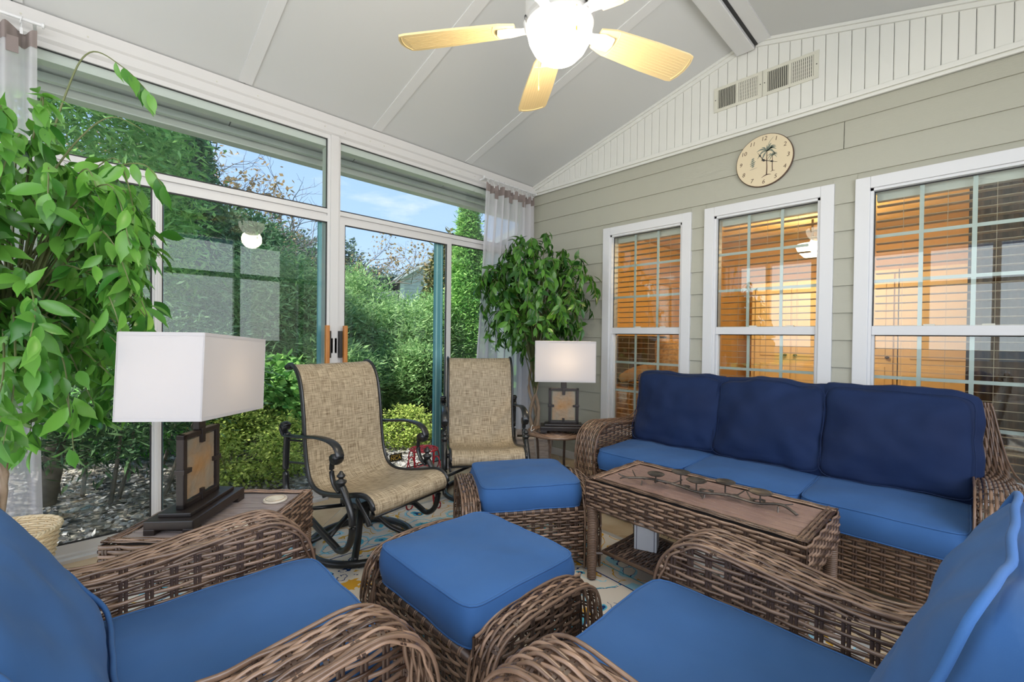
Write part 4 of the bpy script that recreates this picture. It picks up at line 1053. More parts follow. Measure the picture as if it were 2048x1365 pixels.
def sling_chair(label, x, y, face, z=RZ0):
    t = thing('sling_chair', label, 'chair', (x, y, z), face-pi/2, 'tan sling swivel chairs')   # local +y = forward
    prof = crom([(.415, .335), (.425, .375), (.40, .412), (.34, .425), (.22, .40), (.08, .375), (-.02, .372), (-.085, .40), (-.125, .47), (-.15, .60), (-.165, .75), (-.185, .88), (-.21, .96), (-.25, 1.015), (-.30, 1.035), (-.345, 1.015)], 6)
    HW = .262
    nx = 17; V = []; UV = []
    P2, s = resample(prof, .02)
    T = np.gradient(P2, axis=0); T /= np.linalg.norm(T, axis=1)[:, None]; Nn = np.stack([-T[:, 1], T[:, 0]], 1)
    for side in (.0015, -.0015):
        for i, p in enumerate(P2):
            for k in range(nx):
                u = -1+2*k/(nx-1); sag = .010*(1-u*u)*min(1, i/6, (len(P2)-1-i)/6)
                V.append((u*(HW-.006), p[0]+Nn[i, 0]*(side+sag), p[1]+Nn[i, 1]*(side+sag))); UV.append((u*HW, s[i], 0))
    F = []; m = len(P2); o_ = m*nx
    for i in range(m-1):
        for k in range(nx-1):
            a = i*nx+k; F.append((a, a+1, a+nx+1, a+nx)); F.append((a+o_, a+nx+o_, a+nx+1+o_, a+1+o_))
    for k in range(nx-1): F.append((k, k+o_, k+1+o_, k+1)); a = (m-1)*nx+k; F.append((a, a+1, a+1+o_, a+o_))
    mb = MB().add(V, F); so = mb.build('sling_seat', m_sling, t, smooth=True)
    at = so.data.attributes.new('uvw', 'FLOAT_VECTOR', 'POINT'); at.data.foreach_set('vector', np.array(UV, np.float32).ravel())
    for s_ in (-1, 1):
        X = s_*HW; XA = s_*(HW+.036)
        MB().tube([(X, p[0], p[1]) for p in P2], .0125, 10, flat=(.8, 1.15)).build('side_rail', m_black, t, smooth=True)
        # arm rest: scroll at the rear, flat top, scroll at the front
        arm = crom([(XA, -.262, .700), (XA, -.285, .712), (XA, -.305, .690), (XA, -.290, .655), (XA, -.25, .645), (XA, -.12, .655), (XA, .02, .672), (XA, .13, .668), (XA, .19, .645), (XA, .215, .60), (XA, .195, .568), (XA, .165, .575), (XA, .160, .600)], 6)
        n = len(arm); fl = np.full(n, .015); 
        MB().tube(arm, .0145, 10, flat=(1.7, .62) , up=(0, -.001, 1)).build('armrest', m_black, t, smooth=True)
        MB().tube([(XA-.02, -.285, .692), (XA+.02, -.285, .692)], .020, 12).tube([(XA-.024, .188, .592), (XA+.024, .188, .592)], .024, 12).build('scroll_end', m_black, t, smooth=True)
        MB().tube(crom([(XA, .165, .60), (XA, .150, .555), (XA, .150, .50), (XA, .175, .45), (XA, .215, .425)], 6), .0115, 8, flat=(1.3, .8)).build('arm_support', m_black, t, smooth=True)
        lp = crom([(XA, .235, .455), (XA, .262, .42), (XA, .305, .345), (XA, .318, .27), (XA, .300, .195), (XA, .262, .150), (XA, .215, .135), (XA, .17, .150), (XA, -.02, .225), (XA, -.20, .300), (XA, -.262, .345), (XA, -.275, .42), (XA, -.272, .54), (XA, -.262, .66)], 6)
        MB().tube(lp, .0155, 10, flat=(1.15, 1.0)).build('rocker_leg', m_black, t, smooth=True)
        MB().lathe([(0, .535), (.006, .533), (.012, .522), (.021, .512), (.021, .507), (.012, .498), (.012, .492), (.027, .484), (.027, .476), (.02, .468), (.018, .44), (0, .44)], 16, (XA, .225, 0)).build('finial', m_black, t, smooth=True)
        for (yy, zz) in ((-.135, .50), (-.16, .62), (.24, .37)): MB().tube([(X, yy, zz), (XA, yy-.10 if yy < 0 else yy, zz)], .006, 6).build('bracket', m_black, t)
        MB().tube(crom([(X, .30, .40), (X+s_*.006, .34, .37), (X+s_*.006, .38, .33), (X, .40, .29)], 5), .009, 8, flat=(.7, 1.8)).build('front_tab', m_black, t, smooth=True)
        # struts from rocker to hub
        MB().tube([(XA, .12, .165), (s_*.05, .0, .225)], .011, 8).build('under_strut', m_black, t, smooth=True)
        MB().tube([(XA, -.12, .262), (s_*.05, -.03, .235)], .011, 8).build('under_strut', m_black, t, smooth=True)
    for yy, zz in ((.40, .325), (-.335, 1.012), (.02, .352)): MB().tube([(-HW, yy, zz), (HW, yy, zz)], .009, 8).build('cross_bar', m_black, t, smooth=True)
    MB().bbox(-.09, .09, -.08, .08, .235, .27, .006).lathe([(.045, .13), (.045, .24), (0, .24)], 16).build('swivel_hub', m_black, t)
    for k in range(4):
        a = R(45+90*k)
        MB().tube(crom([(.03*cos(a), .03*sin(a), .225), (.08*cos(a), .08*sin(a), .165), (.16*cos(a), .16*sin(a), .085), (.27*cos(a), .27*sin(a), .03)], 6), .0145, 8, flat=(1.3, .9)).build('pedestal_leg', m_black, t, smooth=True)
    MB().tube([(.285*cos(a), .285*sin(a), .021) for a in np.linspace(0, 2*pi, 65)[:-1]], .019, 10, closed=True, flat=(1, 1)).build('base_ring', m_black, t, smooth=True)
    return t
sling_chair('tan sling swivel rocker with black frame, nearest, beside the left end table', -2.43, 1.165, R(12))
sling_chair('tan sling swivel rocker with black frame, rear one by the corner ficus', -2.62, 2.24, R(-34), z=0.0)

# ---------------------------------------------------------------- red wrought iron plant stand
ps = thing('plant_stand', 'small red wrought iron plant stand with scrolled feet by the sliding door', 'plant stand', (-2.70, 1.76, .0))
mb = MB()
mb.tube([(.098*cos(a), .098*sin(a), .405) for a in np.linspace(0, 2*pi, 41)[:-1]], .0055, 6, closed=True)
for rr in (.030, .064): mb.tube([(rr*cos(a), rr*sin(a), .405) for a in np.linspace(0, 2*pi, 33)[:-1]], .0035, 5, closed=True)
for k in range(8):
    a0 = k*pi/4
    mb.tube([(r*cos(a0+.5*sin(r*60)), r*sin(a0+.5*sin(r*60)), .405) for r in np.linspace(.015, .098, 12)], .0038, 5)
    mb.tube([(.08*cos(a0+.39)+.013*cos(b), .08*sin(a0+.39)+.013*sin(b), .405) for b in np.linspace(0, 2*pi, 11)[:-1]], .0030, 5, closed=True)
mb.build('openwork_top', m_red, ps, smooth=True)
for k in range(4):
    a = R(12+90*k); c, s = cos(a), sin(a)
    pr = [(.098, .40), (.094, .33), (.090, .22), (.092, .10), (.105, .03), (.130, .008), (.158, .022), (.162, .05), (.140, .062), (.128, .048)]
    lg = MB().tube(crom([(r*c, r*s, z) for r, z in pr], 6), .0055, 7).build('leg', m_red, ps, smooth=True)
    pr2 = [(.094, .33), (.115, .372), (.145, .36), (.158, .31), (.150, .26), (.125, .235), (.095, .24)]
    MB().tube(crom([(r*c, r*s, z) for r, z in pr2], 6), .0045, 6).build('scroll', m_red, lg, smooth=True)
    a2 = R(12+90*(k+1)); 
    MB().tube(crom([(.091*c, .091*s, .28), (.05*(c+cos(a2))*.6, .05*(s+sin(a2))*.6, .30), (.091*cos(a2), .091*sin(a2), .28)], 6), .004, 6).build('stretcher', m_red, ps, smooth=True)
    MB().tube([(.09*c, .09*s, .12), (0, 0, .13)], .004, 6).build('lower_stretcher', m_red, ps, smooth=True)

# ---------------------------------------------------------------- on and under the coffee table
CT = .51+RZ0-.004
ch = thing('candle_holder', 'bronze leafy branch candle holder with five plates on the coffee table', 'candle holder', (-.80, 1.985, CT), R(12))
br = crom([(-.34, -.03, .03), (-.26, .0, .035), (-.15, .015, .028), (-.03, -.01, .02), (.09, .012, .024), (.20, -.008, .02), (.29, .0, .03), (.345, -.03, .012)], 8)
MB().tube(br, .0055, 7).build('branch', m_leafm, ch, smooth=True)
for (x, y, z, dx, dy, dz) in ((-.33, -.03, .03, -.05, -.02, .018), (-.33, -.03, .03, -.045, .02, .0), (-.33, -.03, .03, -.05, .005, -.012), (-.30, -.01, .03, -.04, .05, .02), (.29, 0, .03, .04, .035, .0), (.29, 0, .03, .06, -.03, -.018), (-.03, 0, .02, .03, -.05, -.01), (.10, .01, .022, .05, .05, .02), (-.15, .01, .03, .04, .05, .01), (.20, 0, .02, -.04, .04, .03)):
    MB().tube(crom([(x, y, z), (x+dx*.5, y+dy*.5, z+dz*.2), (x+dx, y+dy, z+dz)], 4), .0028, 5).build('twig', m_leafm, ch, smooth=True)
for (x, y, h, r) in ((-.215, .0, .062, .040), (-.115, .055, .075, .042), (-.035, .0, .066, .044), (.075, .055, .066, .042), (.215, .01, .062, .046)):
    p = MB().lathe([(0, h-.004), (r*.8, h-.003), (r, h+.003), (r-.001, h+.0045), (r*.8, h), (0, h-.001)], 28, (x, y, 0)).build('candle_plate', m_leafm, ch, smooth=True)
    MB().tube([(x, y, .02), (x, y, h-.003)], .0035, 6).build('stem', m_leafm, p)
def leaf_pts(L, w):
    V = []; rows = 6
    for i in range(rows+1):
        t = i/rows; ww = w*(sin(pi*t**.8))**.9 if 0 < i < rows else 0.0005
        z = .18*L*(t*t)*-1
        V += [(-ww, t*L, z+ww*.35), (0, t*L, z), (ww, t*L, z+ww*.35)]
    F = []
    for i in range(rows):
        a = i*3; F += [(a, a+1, a+4, a+3), (a+1, a+2, a+5, a+4)]
    return np.array(V), F
LV, LF = leaf_pts(.05, .014)
for k in range(12):
    x = -.27+.05*k; side = (-1)**k; Mx = Matrix.Translation((x, .004*side, .022)) @ Matrix.Rotation(R(-60*side-90+180*(side > 0)), 4, 'Z') @ Matrix.Rotation(R(10), 4, 'X')
    MB().add(np.array([(Mx @ Vector(p))[:] for p in LV]), LF).build('metal_leaf', m_leafm, ch, smooth=True)
for (x) in (-.28, .0, .28): MB().tube([(x, .0, .02), (x, -.012, .0)], .003, 5).build('foot', m_leafm, ch)
# white box and round vase on the shelf
bx = thing('keepsake_box', 'white square box standing on the coffee table shelf', 'box', (-1.12, 2.065, .14+RZ0+.003), R(20))
MB().bbox(-.055, .055, -.045, .045, 0, .19, .003).build('box_body', m_boxw, bx)
for sx in (-1, 1):
    MB().box(sx*.043-.0012, sx*.043+.0012, -.0462, -.0448, .0, .19).build('blue_line', m_navy, bx); MB().lathe([(0, .0), (.0035, 0), (0, .003)], 8, (sx*.05, -.047, .13)).build('stud', m_dark, bx)
vs = thing('round_vase', 'cream ceramic vase with green ovals beside the white box on the shelf', 'vase', (-.985, 2.10, .14+RZ0+.003))
MB().lathe([(0, 0), (.035, 0), (.05, .02), (.072, .06), (.076, .095), (.06, .14), (.04, .165), (.046, .175), (.042, .175), (.036, .165), (0, .16)], 32).build('vase_body', m_vase, vs, smooth=True)
for k in range(6):
    a = R(200+30*k); MB().lathe([(0, .0025), (.011, .0015), (.013, 0), (.011, -.0015)], 14).build('green_oval', m_vaseg, vs)
    o = vs.children[-1]; o.matrix_local = Matrix.Translation((.0745*cos(a), .0745*sin(a), .072)) @ Matrix.Rotation(a, 4, 'Z') @ Matrix.Rotation(pi/2, 4, 'Y') @ Matrix.Diagonal((1.6, 1, 1, 1))
    MB().tube(crom([(.0765*cos(a+.15), .0765*sin(a+.15), .10), (.075*cos(a+.25), .075*sin(a+.25), .115), (.076*cos(a+.38), .076*sin(a+.38), .105)], 4), .0012, 4).build('ink_scroll', m_dark, vs)

# ---------------------------------------------------------------- clock
ck = thing('wall_clock', 'round cream wall clock with palm trees above the middle window', 'clock', (-1.033, YS-.013, 2.505))
CRD = .187
MY = Matrix(((1, 0, 0, 0), (0, 0, -1, 0), (0, 1, 0, 0), (0, 0, 0, 1)))   # xy-plane -> xz-plane, facing -y
def lathe_y(prof, n, name, m, par, **k):
    mb = MB().lathe(prof, n); mb.v[-1] = np.stack([mb.v[-1][:, 0], -mb.v[-1][:, 2], mb.v[-1][:, 1]], 1); mb.f = [f[::-1] for f in mb.f]; return mb.build(name, m, par, **k)
lathe_y([(0, 0), (CRD, 0), (CRD, .012), (CRD-.004, .017), (0, .017)], 72, 'clock_rim', m_ink, ck)
lathe_y([(0, .0172), (CRD-.005, .0172), (CRD-.006, .0182), (0, .0182)], 72, 'clock_face', m_face, ck)
for h in range(1, 13):
    a = R(90-30*h); rr = CRD*.82
    text('numeral', str(h), .040, m_ink, ck, Matrix.Translation((rr*cos(a), -.0186, rr*sin(a))) @ MY, .0004, .18)
def stroke(pts, w0, w1, name, m, par, y=-.0188, k=6):
    P = crom([(p[0], p[1]) for p in pts], k); n = len(P); T = np.gradient(P, axis=0); T /= np.linalg.norm(T, axis=1)[:, None]+1e-9; N_ = np.stack([-T[:, 1], T[:, 0]], 1)
    w = np.interp(np.linspace(0, 1, n), [0, .5, 1], w0 if isinstance(w0, (list, tuple)) else [w0, (w0+w1)/2, w1])[:, None]
    A = P+N_*w; B = P-N_*w; V = [(p[0], y, p[1]) for p in A]+[(p[0], y, p[1]) for p in B]+[(p[0], y+.0005, p[1]) for p in A]+[(p[0], y+.0005, p[1]) for p in B]
    F = [(i, i+1, n+i+1, n+i) for i in range(n-1)]
    return MB().add(V, F).build(name, m, par)
palm = MB().box(-.0001, .0001, -.0186, -.0184, 0, .0002).build('palm_picture', m_inkg, ck)
stroke([(.020, -.110), (.022, -.06), (.020, 0), (.021, .055)], .0042, .0022, 'palm_trunk', m_ink, palm)
stroke([(.058, -.088), (.056, -.05), (.057, -.012), (.056, .018)], .003, .0018, 'palm_trunk', m_ink, palm)
stroke([(-.012, -.122), (.02, -.108), (.05, -.112)], [.0008, .004, .0006], 0, 'ground_stroke', m_ink, palm)
stroke([(.045, -.094), (.058, -.088), (.075, -.091)], [.0006, .0025, .0006], 0, 'ground_stroke', m_ink, palm)
for cx, cz, sc_ in ((.021, .058, 1), (.056, .018, .52)):
    for (dx, dz, b) in ((-.068, .012, .016), (-.062, -.04, .022), (-.035, -.062, .012), (-.035, .035, .01), (.0, .045, .0), (.028, .052, .01), (.055, .028, .016), (.06, .0, .018), (.055, -.035, .02), (.06, .018, .012)):
        stroke([(cx, cz), (cx+dx*.5*sc_, cz+(dz*.5+b)*sc_), (cx+dx*sc_, cz+dz*sc_)], [.0012*sc_, .0058*sc_, .0005], 0, 'palm_frond', m_inkg, palm)
stroke([(.028, .10), (.040, .125), (.062, .15)], .002, .0008, 'palm_frond', m_inkg, palm)
for (a, b, c, d) in ((-.085, .006, -.060, .018), (-.09, -.008, -.052, .006), (-.088, -.022, -.055, -.008), (-.08, .02, -.062, .032), (-.078, -.034, -.06, -.022)):
    stroke([(a, b), ((a+c)/2, b+.006), (c, d)], [.001, .006, .001], 0, 'crest_stroke', m_inkg, palm)
stroke([(-.092, -.052), (-.07, -.046), (-.04, -.042)], [.0008, .003, .0008], 0, 'crest_stroke', m_inkl, palm)
def hand(ang, L, name):
    a = R(90-ang); d = np.array([cos(a), sin(a)])
    o = stroke([tuple(-.012*d), tuple(.0*d), tuple(L*.35*d), tuple(L*d)], [.0034, .0024, .0008], 0, name, m_dark, ck, -.0215, 4)
    stroke([tuple(L*.45*d), tuple(L*.6*d), tuple(L*.75*d)], [.0004, .0065, .0004], 0, 'hand_spade', m_dark, o, -.0217, 3); return o
hand(-32, .072, 'hour_hand'); hand(112, .096, 'minute_hand')
lathe_y([(0, .019), (.008, .019), (.007, .023), (0, .024)], 16, 'hub', m_dark, ck)

# ---------------------------------------------------------------- two return-air vents side by side in the gable
def vent(label, x0):
    t = thing('wall_vent', label, 'vent', (x0, YS-.014, 3.062), 0, 'beige vents in the gable'); w, h = .338, .185
    fr = MB(); fr.bbox(0, w, -.010, 0, -h/2, -h/2+.022, .002); fr.bbox(0, w, -.010, 0, h/2-.022, h/2, .002); fr.bbox(.0005, .03, -.0094, 0, -h/2+.0005, h/2-.0005, .002); fr.bbox(w-.03, w-.0005, -.0094, 0, -h/2+.0005, h/2-.0005, .002); fr.bbox(w/2-.009, w/2+.009, -.0094, 0, -h/2, h/2, .002)
    fr.build('frame', m_vent, t); MB().box(.02, w-.02, -.0016, -.0005, -h/2+.01, h/2-.01).build('duct_opening', m_dark, t)
    for half in (0, 1):
        a = .03 if half == 0 else w/2+.009; b = w/2-.009 if half == 0 else w-.03; n = 11
        for k in range(n):
            xx = a+(b-a)*(k+.5)/n; Mx = Matrix.Translation((xx, -.006, 0)) @ Matrix.Rotation(R(-38 if half == 0 else 30), 4, 'Z')
            MB().box(-.0042, .0042, -.0007, .0007, -h/2+.022, h/2-.022, Mx).build('louver', m_vent, t)
    for sx in (.012, w-.012): lathe_s = MB().box(sx-.003, sx+.003, -.0115, -.0095, -.003, .003).build('screw', m_dark, t)
    for hz in np.linspace(-.05, .05, 5): MB().box(w/2+.012, w-.032, -.0035, -.0022, hz-.001, hz+.001).build('back_blade', m_vent, t)
    return t
vent('beige metal wall vent, left one of the pair in the white gable', -1.392); vent('beige metal wall vent, right one of the pair in the white gable', -1.050)

# ---------------------------------------------------------------- ceiling fan
fan = thing('ceiling_fan', 'white ceiling fan with cream blades and lit glass bowl', 'ceiling fan', (-1.135, 1.345, 0))
MB().lathe([(0, 3.325), (.07, 3.325), (.075, 3.30), (.05, 3.25), (.02, 3.24), (0, 3.24)], 28).build('canopy', m_white, fan, smooth=True)
MB().tube([(0, 0, 3.25), (0, 0, 2.60)], .0125, 12).build('downrod', m_white, fan, smooth=True)
MB().lathe([(0, 2.62), (.03, 2.62), (.05, 2.59), (.11, 2.575), (.135, 2.54), (.135, 2.47), (.115, 2.445), (.10, 2.44), (.10, 2.425), (0, 2.425)], 40).build('motor_housing', m_white, fan, smooth=True, autos=35)
for k in range(5):
    a = R(142-72*k+1); pitch = R(-13)
    Mz = Matrix.Rotation(a, 4, 'Z') @ Matrix.Translation((0, 0, 2.445)) @ Matrix.Rotation(pitch, 4, 'X')
    L0, L1 = .175, .665; pts = []
    for (x, y) in [(L0, -.045), (.24, -.062), (.45, -.074), (.62, -.077), (.645, -.072), (.66, -.04), (.666, 0), (.66, .04), (.645, .072), (.62, .077), (.45, .074), (.24, .062), (L0, .045)]: pts.append((x, y))
    b = MB().prism(pts, 0, .008, Mz).build('fan_blade', m_blade, fan)
    ln = MB()
    for yy in np.linspace(-.052, .052, 9): ln.box(.27, .63, yy-.0012, yy+.0012, -.0012, .0002, Mz)
    for (xx, sg) in ((.255, 1), (.638, 1)):
        ln.tube([(Mz @ Vector((xx+.014*sg*(1-(y/.06)**2), y, -.0005))) for y in np.linspace(-.06, .06, 9)], .0016, 5)
    ln.build('blade_rib', m_blade, b)
    br = MB().prism([(.08, -.022), (.15, -.02), (.20, -.034), (.245, -.03), (.252, 0), (.245, .03), (.20, .034), (.15, .02), (.08, .022)], -.010, -.001, Mz); br.build('blade_bracket', m_trimw, fan)
lk = MB().lathe([(0, 2.500), (.075, 2.500), (.08, 2.470), (.14, 2.465), (.152, 2.455), (.153, 2.442), (.146, 2.438), (0, 2.440)], 48).build('light_fitter', m_white, fan, smooth=True, autos=35)
MB().lathe([(.145, 2.442), (.146, 2.415), (.138, 2.385), (.118, 2.352), (.085, 2.322), (.045, 2.306), (0, 2.301)], 48).build('glass_bowl', m_bowl, fan, smooth=True)
for k in range(3):
    a = R(-125+120*k); c, s = cos(a), sin(a)
    MB().tube([(.158*c, .158*s, 2.465), (.162*c, .162*s, 2.440), (.155*c, .155*s, 2.405), (.145*c, .145*s, 2.388)], [.009, .010, .0075, .006], 8, flat=(1.2, .5)).build('bowl_clip', m_white, fan, smooth=True)
for (a, z1) in ((R(170), 2.270), (R(-22), 2.360)):
    c = MB(); c.tube([(.150*cos(a), .150*sin(a), 2.440), (.152*cos(a), .152*sin(a), z1)], .0013, 5); c.lathe([(0, z1-.02), (.004, z1-.012), (.003, z1), (0, z1)], 8, (.152*cos(a), .152*sin(a), 0)); c.build('pull_chain', m_gold, fan)
for o in fan.children:
    if o.name.split('.')[0] in ('light_fitter', 'glass_bowl', 'bowl_clip', 'pull_chain'): o.scale = (.87, .87, 1)
add_light('fan_bulb_light', 'POINT', (0, 0, 2.26), 26, (1, .86, .66), radius=.10).parent = fan

# ---------------------------------------------------------------- curtains on white rods
def curtain(name, label, y0, y1, y0b, y1b, ztop, zbot, x=-3.20, folds=6, amp=.028, seed=0, hooks=6, rod=(0, 1)):
    t = thing(name, label, 'curtain', (x, 0, 0)); n = folds*12; nz = 24
    def col(u, w):
        f = sin(2*pi*folds*u+seed+.5*sin(3*w))+.35*sin(2*pi*folds*2.3*u+1+seed)
        return f
    def surf(z0, z1, nm, m, sink=False):
        V = []
        for j in range(nz+1):
            w = j/nz; z = z1+(z0-z1)*w; ww = (ztop-z)/(ztop-zbot)
            for i in range(n+1):
                u = i/n; y = (y0+(y0b-y0)*ww)*(1-u)+(y1+(y1b-y1)*ww)*u
                V.append((amp*(1+.5*ww)*col(u, ww)+(.003 if sink else 0), y+.008*sin(9*u+4*ww), z+(.012*sin(2*pi*hooks*u+pi/2) if nm == 'heading_band' and j == 0 else 0)))
        F = [(j*(n+1)+i, j*(n+1)+i+1, (j+1)*(n+1)+i+1, (j+1)*(n+1)+i) for j in range(nz) for i in range(n)]
        return MB().add(V, F).build(nm, m, t, smooth=True)
    surf(zbot, ztop, 'fabric', m_cur); surf(ztop-.07, ztop+.004, 'heading_band', m_curtop, True)
    for k in range(folds//2):
        yy = y0+(y1-y0)*(k*2+1.2)/folds; MB().box(.030, .034, yy-.022, yy+.022, ztop-.125, ztop-.05).build('loose_tab', m_curtop, t)
    ry0, ry1 = rod
    rd = MB().tube([(.0, ry0, ztop+.06), (.0, ry1, ztop+.06)], .0085, 10)
    for yy in (ry0, ry1): rd.lathe([(0, 0), (.014, .004), (.014, .012), (0, .016)], 12); rd.v[-1] = np.stack([rd.v[-1][:, 0], rd.v[-1][:, 2]+yy-.008, rd.v[-1][:, 1]+ztop+.06], 1)
    for yy in (ry0+.03, ry1-.03): rd.box(-.095, .0, yy-.006, yy+.006, ztop+.052, ztop+.068)
    rd.build('curtain_rod', m_trimw, t, smooth=False)
    for k in range(hooks):
        yy = min(y0, y1)+abs(y1-y0)*(k+.5)/hooks
        h = MB().tube([(.015*cos(a), yy+.004*sin(a), ztop+.052+.017*sin(a)) for a in np.linspace(0, 2*pi, 13)[:-1]], .0022, 5, closed=True); h.tube([(.0, yy, ztop+.036), (.008, yy, ztop+.015), (.014, yy, ztop-.005)], .0028, 5); h.box(.010, .016, yy-.005, yy+.005, ztop-.02, ztop+.01)
        h.build('ring_hook', m_trimw, t)
    return t
curtain('sheer_curtain', 'grey sheer curtain panel in the corner behind the rear ficus', 2.74, 3.40, 2.55, 3.42, 2.665, .02, folds=7, hooks=10, rod=(2.72, 3.44))
curtain('sheer_curtain', 'grey sheer curtain panel at the left edge behind the large ficus', -.95, -.162, -.95, -.135, 2.665, .02, folds=8, hooks=8, seed=2, rod=(-1.2, -.14))
# ================================================================== FICUS TREES
def ficus_leaf():
    L, w = 1.0, .20; V = []; rows = 6
    for i in range(rows+1):
        t = i/rows; ww = w*(sin(pi*t**.86))**.9 if 0 < i < rows else .004
        if i == rows-1: ww *= .62
        z = -.22*t*t; V += [(-ww, t, z+ww*.35), (0, t, z), (ww, t, z+ww*.35)]
    F = []
    for i in range(rows):
        a = i*3; F += [(a, a+1, a+4, a+3), (a+1, a+2, a+5, a+4)]
    return np.array(V), F
FLV, FLF = ficus_leaf()
def leaf_frame(d, nrm):
    d = d/np.linalg.norm(d); x = np.cross(d, nrm); x /= np.linalg.norm(x)+1e-9; z = np.cross(x, d); return np.stack([x, d, z], 1)
def ficus(label, base, stems, crown_c, crown_r, nleaf, lsize, m, wall_ok, seed, twigs=None, ntwig=60):
    r_ = np.random.default_rng(seed)
    t = thing('ficus_tree', label, 'tree', base)
    B = np.array(base, float)
    tops = []
    for s in stems:
        P = crom(np.array(s)-B*0, 6)-B
        MB().tube(P, np.linspace(.019, .010, len(P)), 8).build('trunk', m_bark, t, smooth=True); tops.append(P[-1])
    tw = MB(); leaves = []
    C = np.array(crown_c)-B; Rr = np.array(crown_r)
    for k in range(ntwig):
        d = r_.standard_normal(3); d /= np.linalg.norm(d); d[2] = d[2]*.9+.05
        rad = .60+.42*r_.random()
        end = C+d*Rr*rad
        st = tops[k % len(tops)]*(1-.35*r_.random())+C*.0
        st = st*(.75)+C*.25*r_.random()+(C-st)*.1
        mid = (st+end)/2+np.array([0, 0, .16*Rr[2]+.10*r_.random()])
        tip = end+d*np.array([.10, .10, 0])+np.array([0, 0, -.10-.12*r_.random()])
        P = crom([st, mid, end, tip], 7)
        if not all(wall_ok(p+B) for p in P[-10:]): continue
        tw.tube(P, np.linspace(.005, .0015, len(P)), 4)
        nl = int(nleaf/ntwig)
        for q in range(nl):
            f = .38+.62*(q+r_.random())/nl; i = f*(len(P)-1); a = int(min(i, len(P)-2)); p = P[a]+(P[a+1]-P[a])*(i-a)
            tang = P[min(a+1, len(P)-1)]-P[a]; tang /= np.linalg.norm(tang)+1e-9
            side = r_.standard_normal(3)*.55
            ld = tang*.45+side+np.array([0, 0, -.75]); ld /= np.linalg.norm(ld)
            out = (p-C)/Rr; out /= np.linalg.norm(out)+1e-9
            nrm = out+np.array([0, 0, .45])+r_.standard_normal(3)*.35
            q0 = p+r_.standard_normal(3)*.012
            leaves.append((q0, ld, nrm, lsize*(.7+.5*r_.random())))
    if twigs:
        for P_, ls in twigs:
            P = crom(np.array(P_)-B, 8); tw.tube(P, np.linspace(.0042, .0014, len(P)), 5)
            for f, sc in ls:
                i = int(f*(len(P)-1)); leaves.append((P[i], np.array([.15*r_.standard_normal(), .2, -.9]), np.array([1, -.3, .2])+.3*r_.standard_normal(3), lsize*sc))
    tw.build('twigs', m_twig, t, kind='stuff')
    ok = [l for l in leaves if wall_ok(l[0]+B+l[1]*l[3]) and wall_ok(l[0]+B)]
    cd = [np.linalg.norm(l[0]+B-np.array([0, 0, CAMZ])) for l in ok]
    order = np.argsort(cd)
    me = bpy.data.meshes.new('leaf'); me.from_pydata(FLV.tolist(), [], FLF); me.polygons.foreach_set('use_smooth', [True]*len(FLF)); me.materials.append(m)
    a_ = me.attributes.new('rnd', 'FLOAT', 'POINT'); a_.data.foreach_set('value', np.zeros(len(FLV)))
    me.update()
    VV, RR = [], []
    for n_, idx in enumerate(order):
        p, d, nr, s = ok[idx]; Fm = leaf_frame(d, nr)
        if n_ < 290:
            o = bpy.data.objects.new('leaf', me); COL.objects.link(o); o.parent = t
            Mx = Matrix(((Fm[0, 0]*s, Fm[0, 1]*s, Fm[0, 2]*s, p[0]), (Fm[1, 0]*s, Fm[1, 1]*s, Fm[1, 2]*s, p[1]), (Fm[2, 0]*s, Fm[2, 1]*s, Fm[2, 2]*s, p[2]), (0, 0, 0, 1)))
            o.matrix_local = Mx
        else:
            VV.append((FLV*s) @ Fm.T+p); RR.append(np.full(len(FLV), r_.random()))
    if VV:
        nv = len(FLV); Q = np.array(FLF)[None]+np.arange(len(VV))[:, None, None]*nv
        quadmesh('foliage', np.concatenate(VV), Q.reshape(-1, 4), m, t, np.concatenate(RR), True, 'stuff')
    return t
def okL(p): return p[0] > -3.12 and p[1] > -.75
def okR(p): return p[0] > -3.12 and p[1] < 3.42
ficus('large bright green ficus tree at the left edge beside the sheer curtain', (-2.86, -.25, 0),
      [[(-2.87, -.24, .2), (-2.84, -.27, .6), (-2.88, -.23, 1.0), (-2.84, -.26, 1.5)], [(-2.83, -.28, .2), (-2.88, -.24, .6), (-2.83, -.26, 1.0), (-2.86, -.22, 1.6)]],
      (-2.45, -.10, 1.46), (.50, .30, .68), 1900, .104, m_green, okL, 5, ntwig=96,
      twigs=[([(-2.6, -.15, 1.7), (-2.5, -.05, 2.15), (-2.45, .02, 2.33), (-2.42, .12, 2.30), (-2.4, .20, 2.22)], [(.78, .8), (.84, .9), (.90, .9), (.96, 1), (1, .8), (.7, .7)]),
             ([(-2.55, -.15, 1.7), (-2.42, -.02, 1.95), (-2.35, .08, 2.06), (-2.32, .18, 2.03)], [(.2, .8)]),
             ([(-2.5, -.1, 1.5), (-2.3, .05, 1.80), (-2.2, .16, 1.86), (-2.15, .22, 1.78)], [(.6, .8), (.75, .9), (.9, 1.0), (1, .9)])])
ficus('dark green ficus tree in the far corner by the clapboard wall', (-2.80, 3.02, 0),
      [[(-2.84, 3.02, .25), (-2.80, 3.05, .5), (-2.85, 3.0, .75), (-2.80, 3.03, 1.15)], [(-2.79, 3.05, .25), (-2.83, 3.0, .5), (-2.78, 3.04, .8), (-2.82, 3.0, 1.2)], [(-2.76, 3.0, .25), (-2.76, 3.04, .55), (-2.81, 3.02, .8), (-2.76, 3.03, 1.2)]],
      (-2.74, 2.97, 1.62), (.47, .47, .58), 3000, .095, m_greend, okR, 9, ntwig=120)
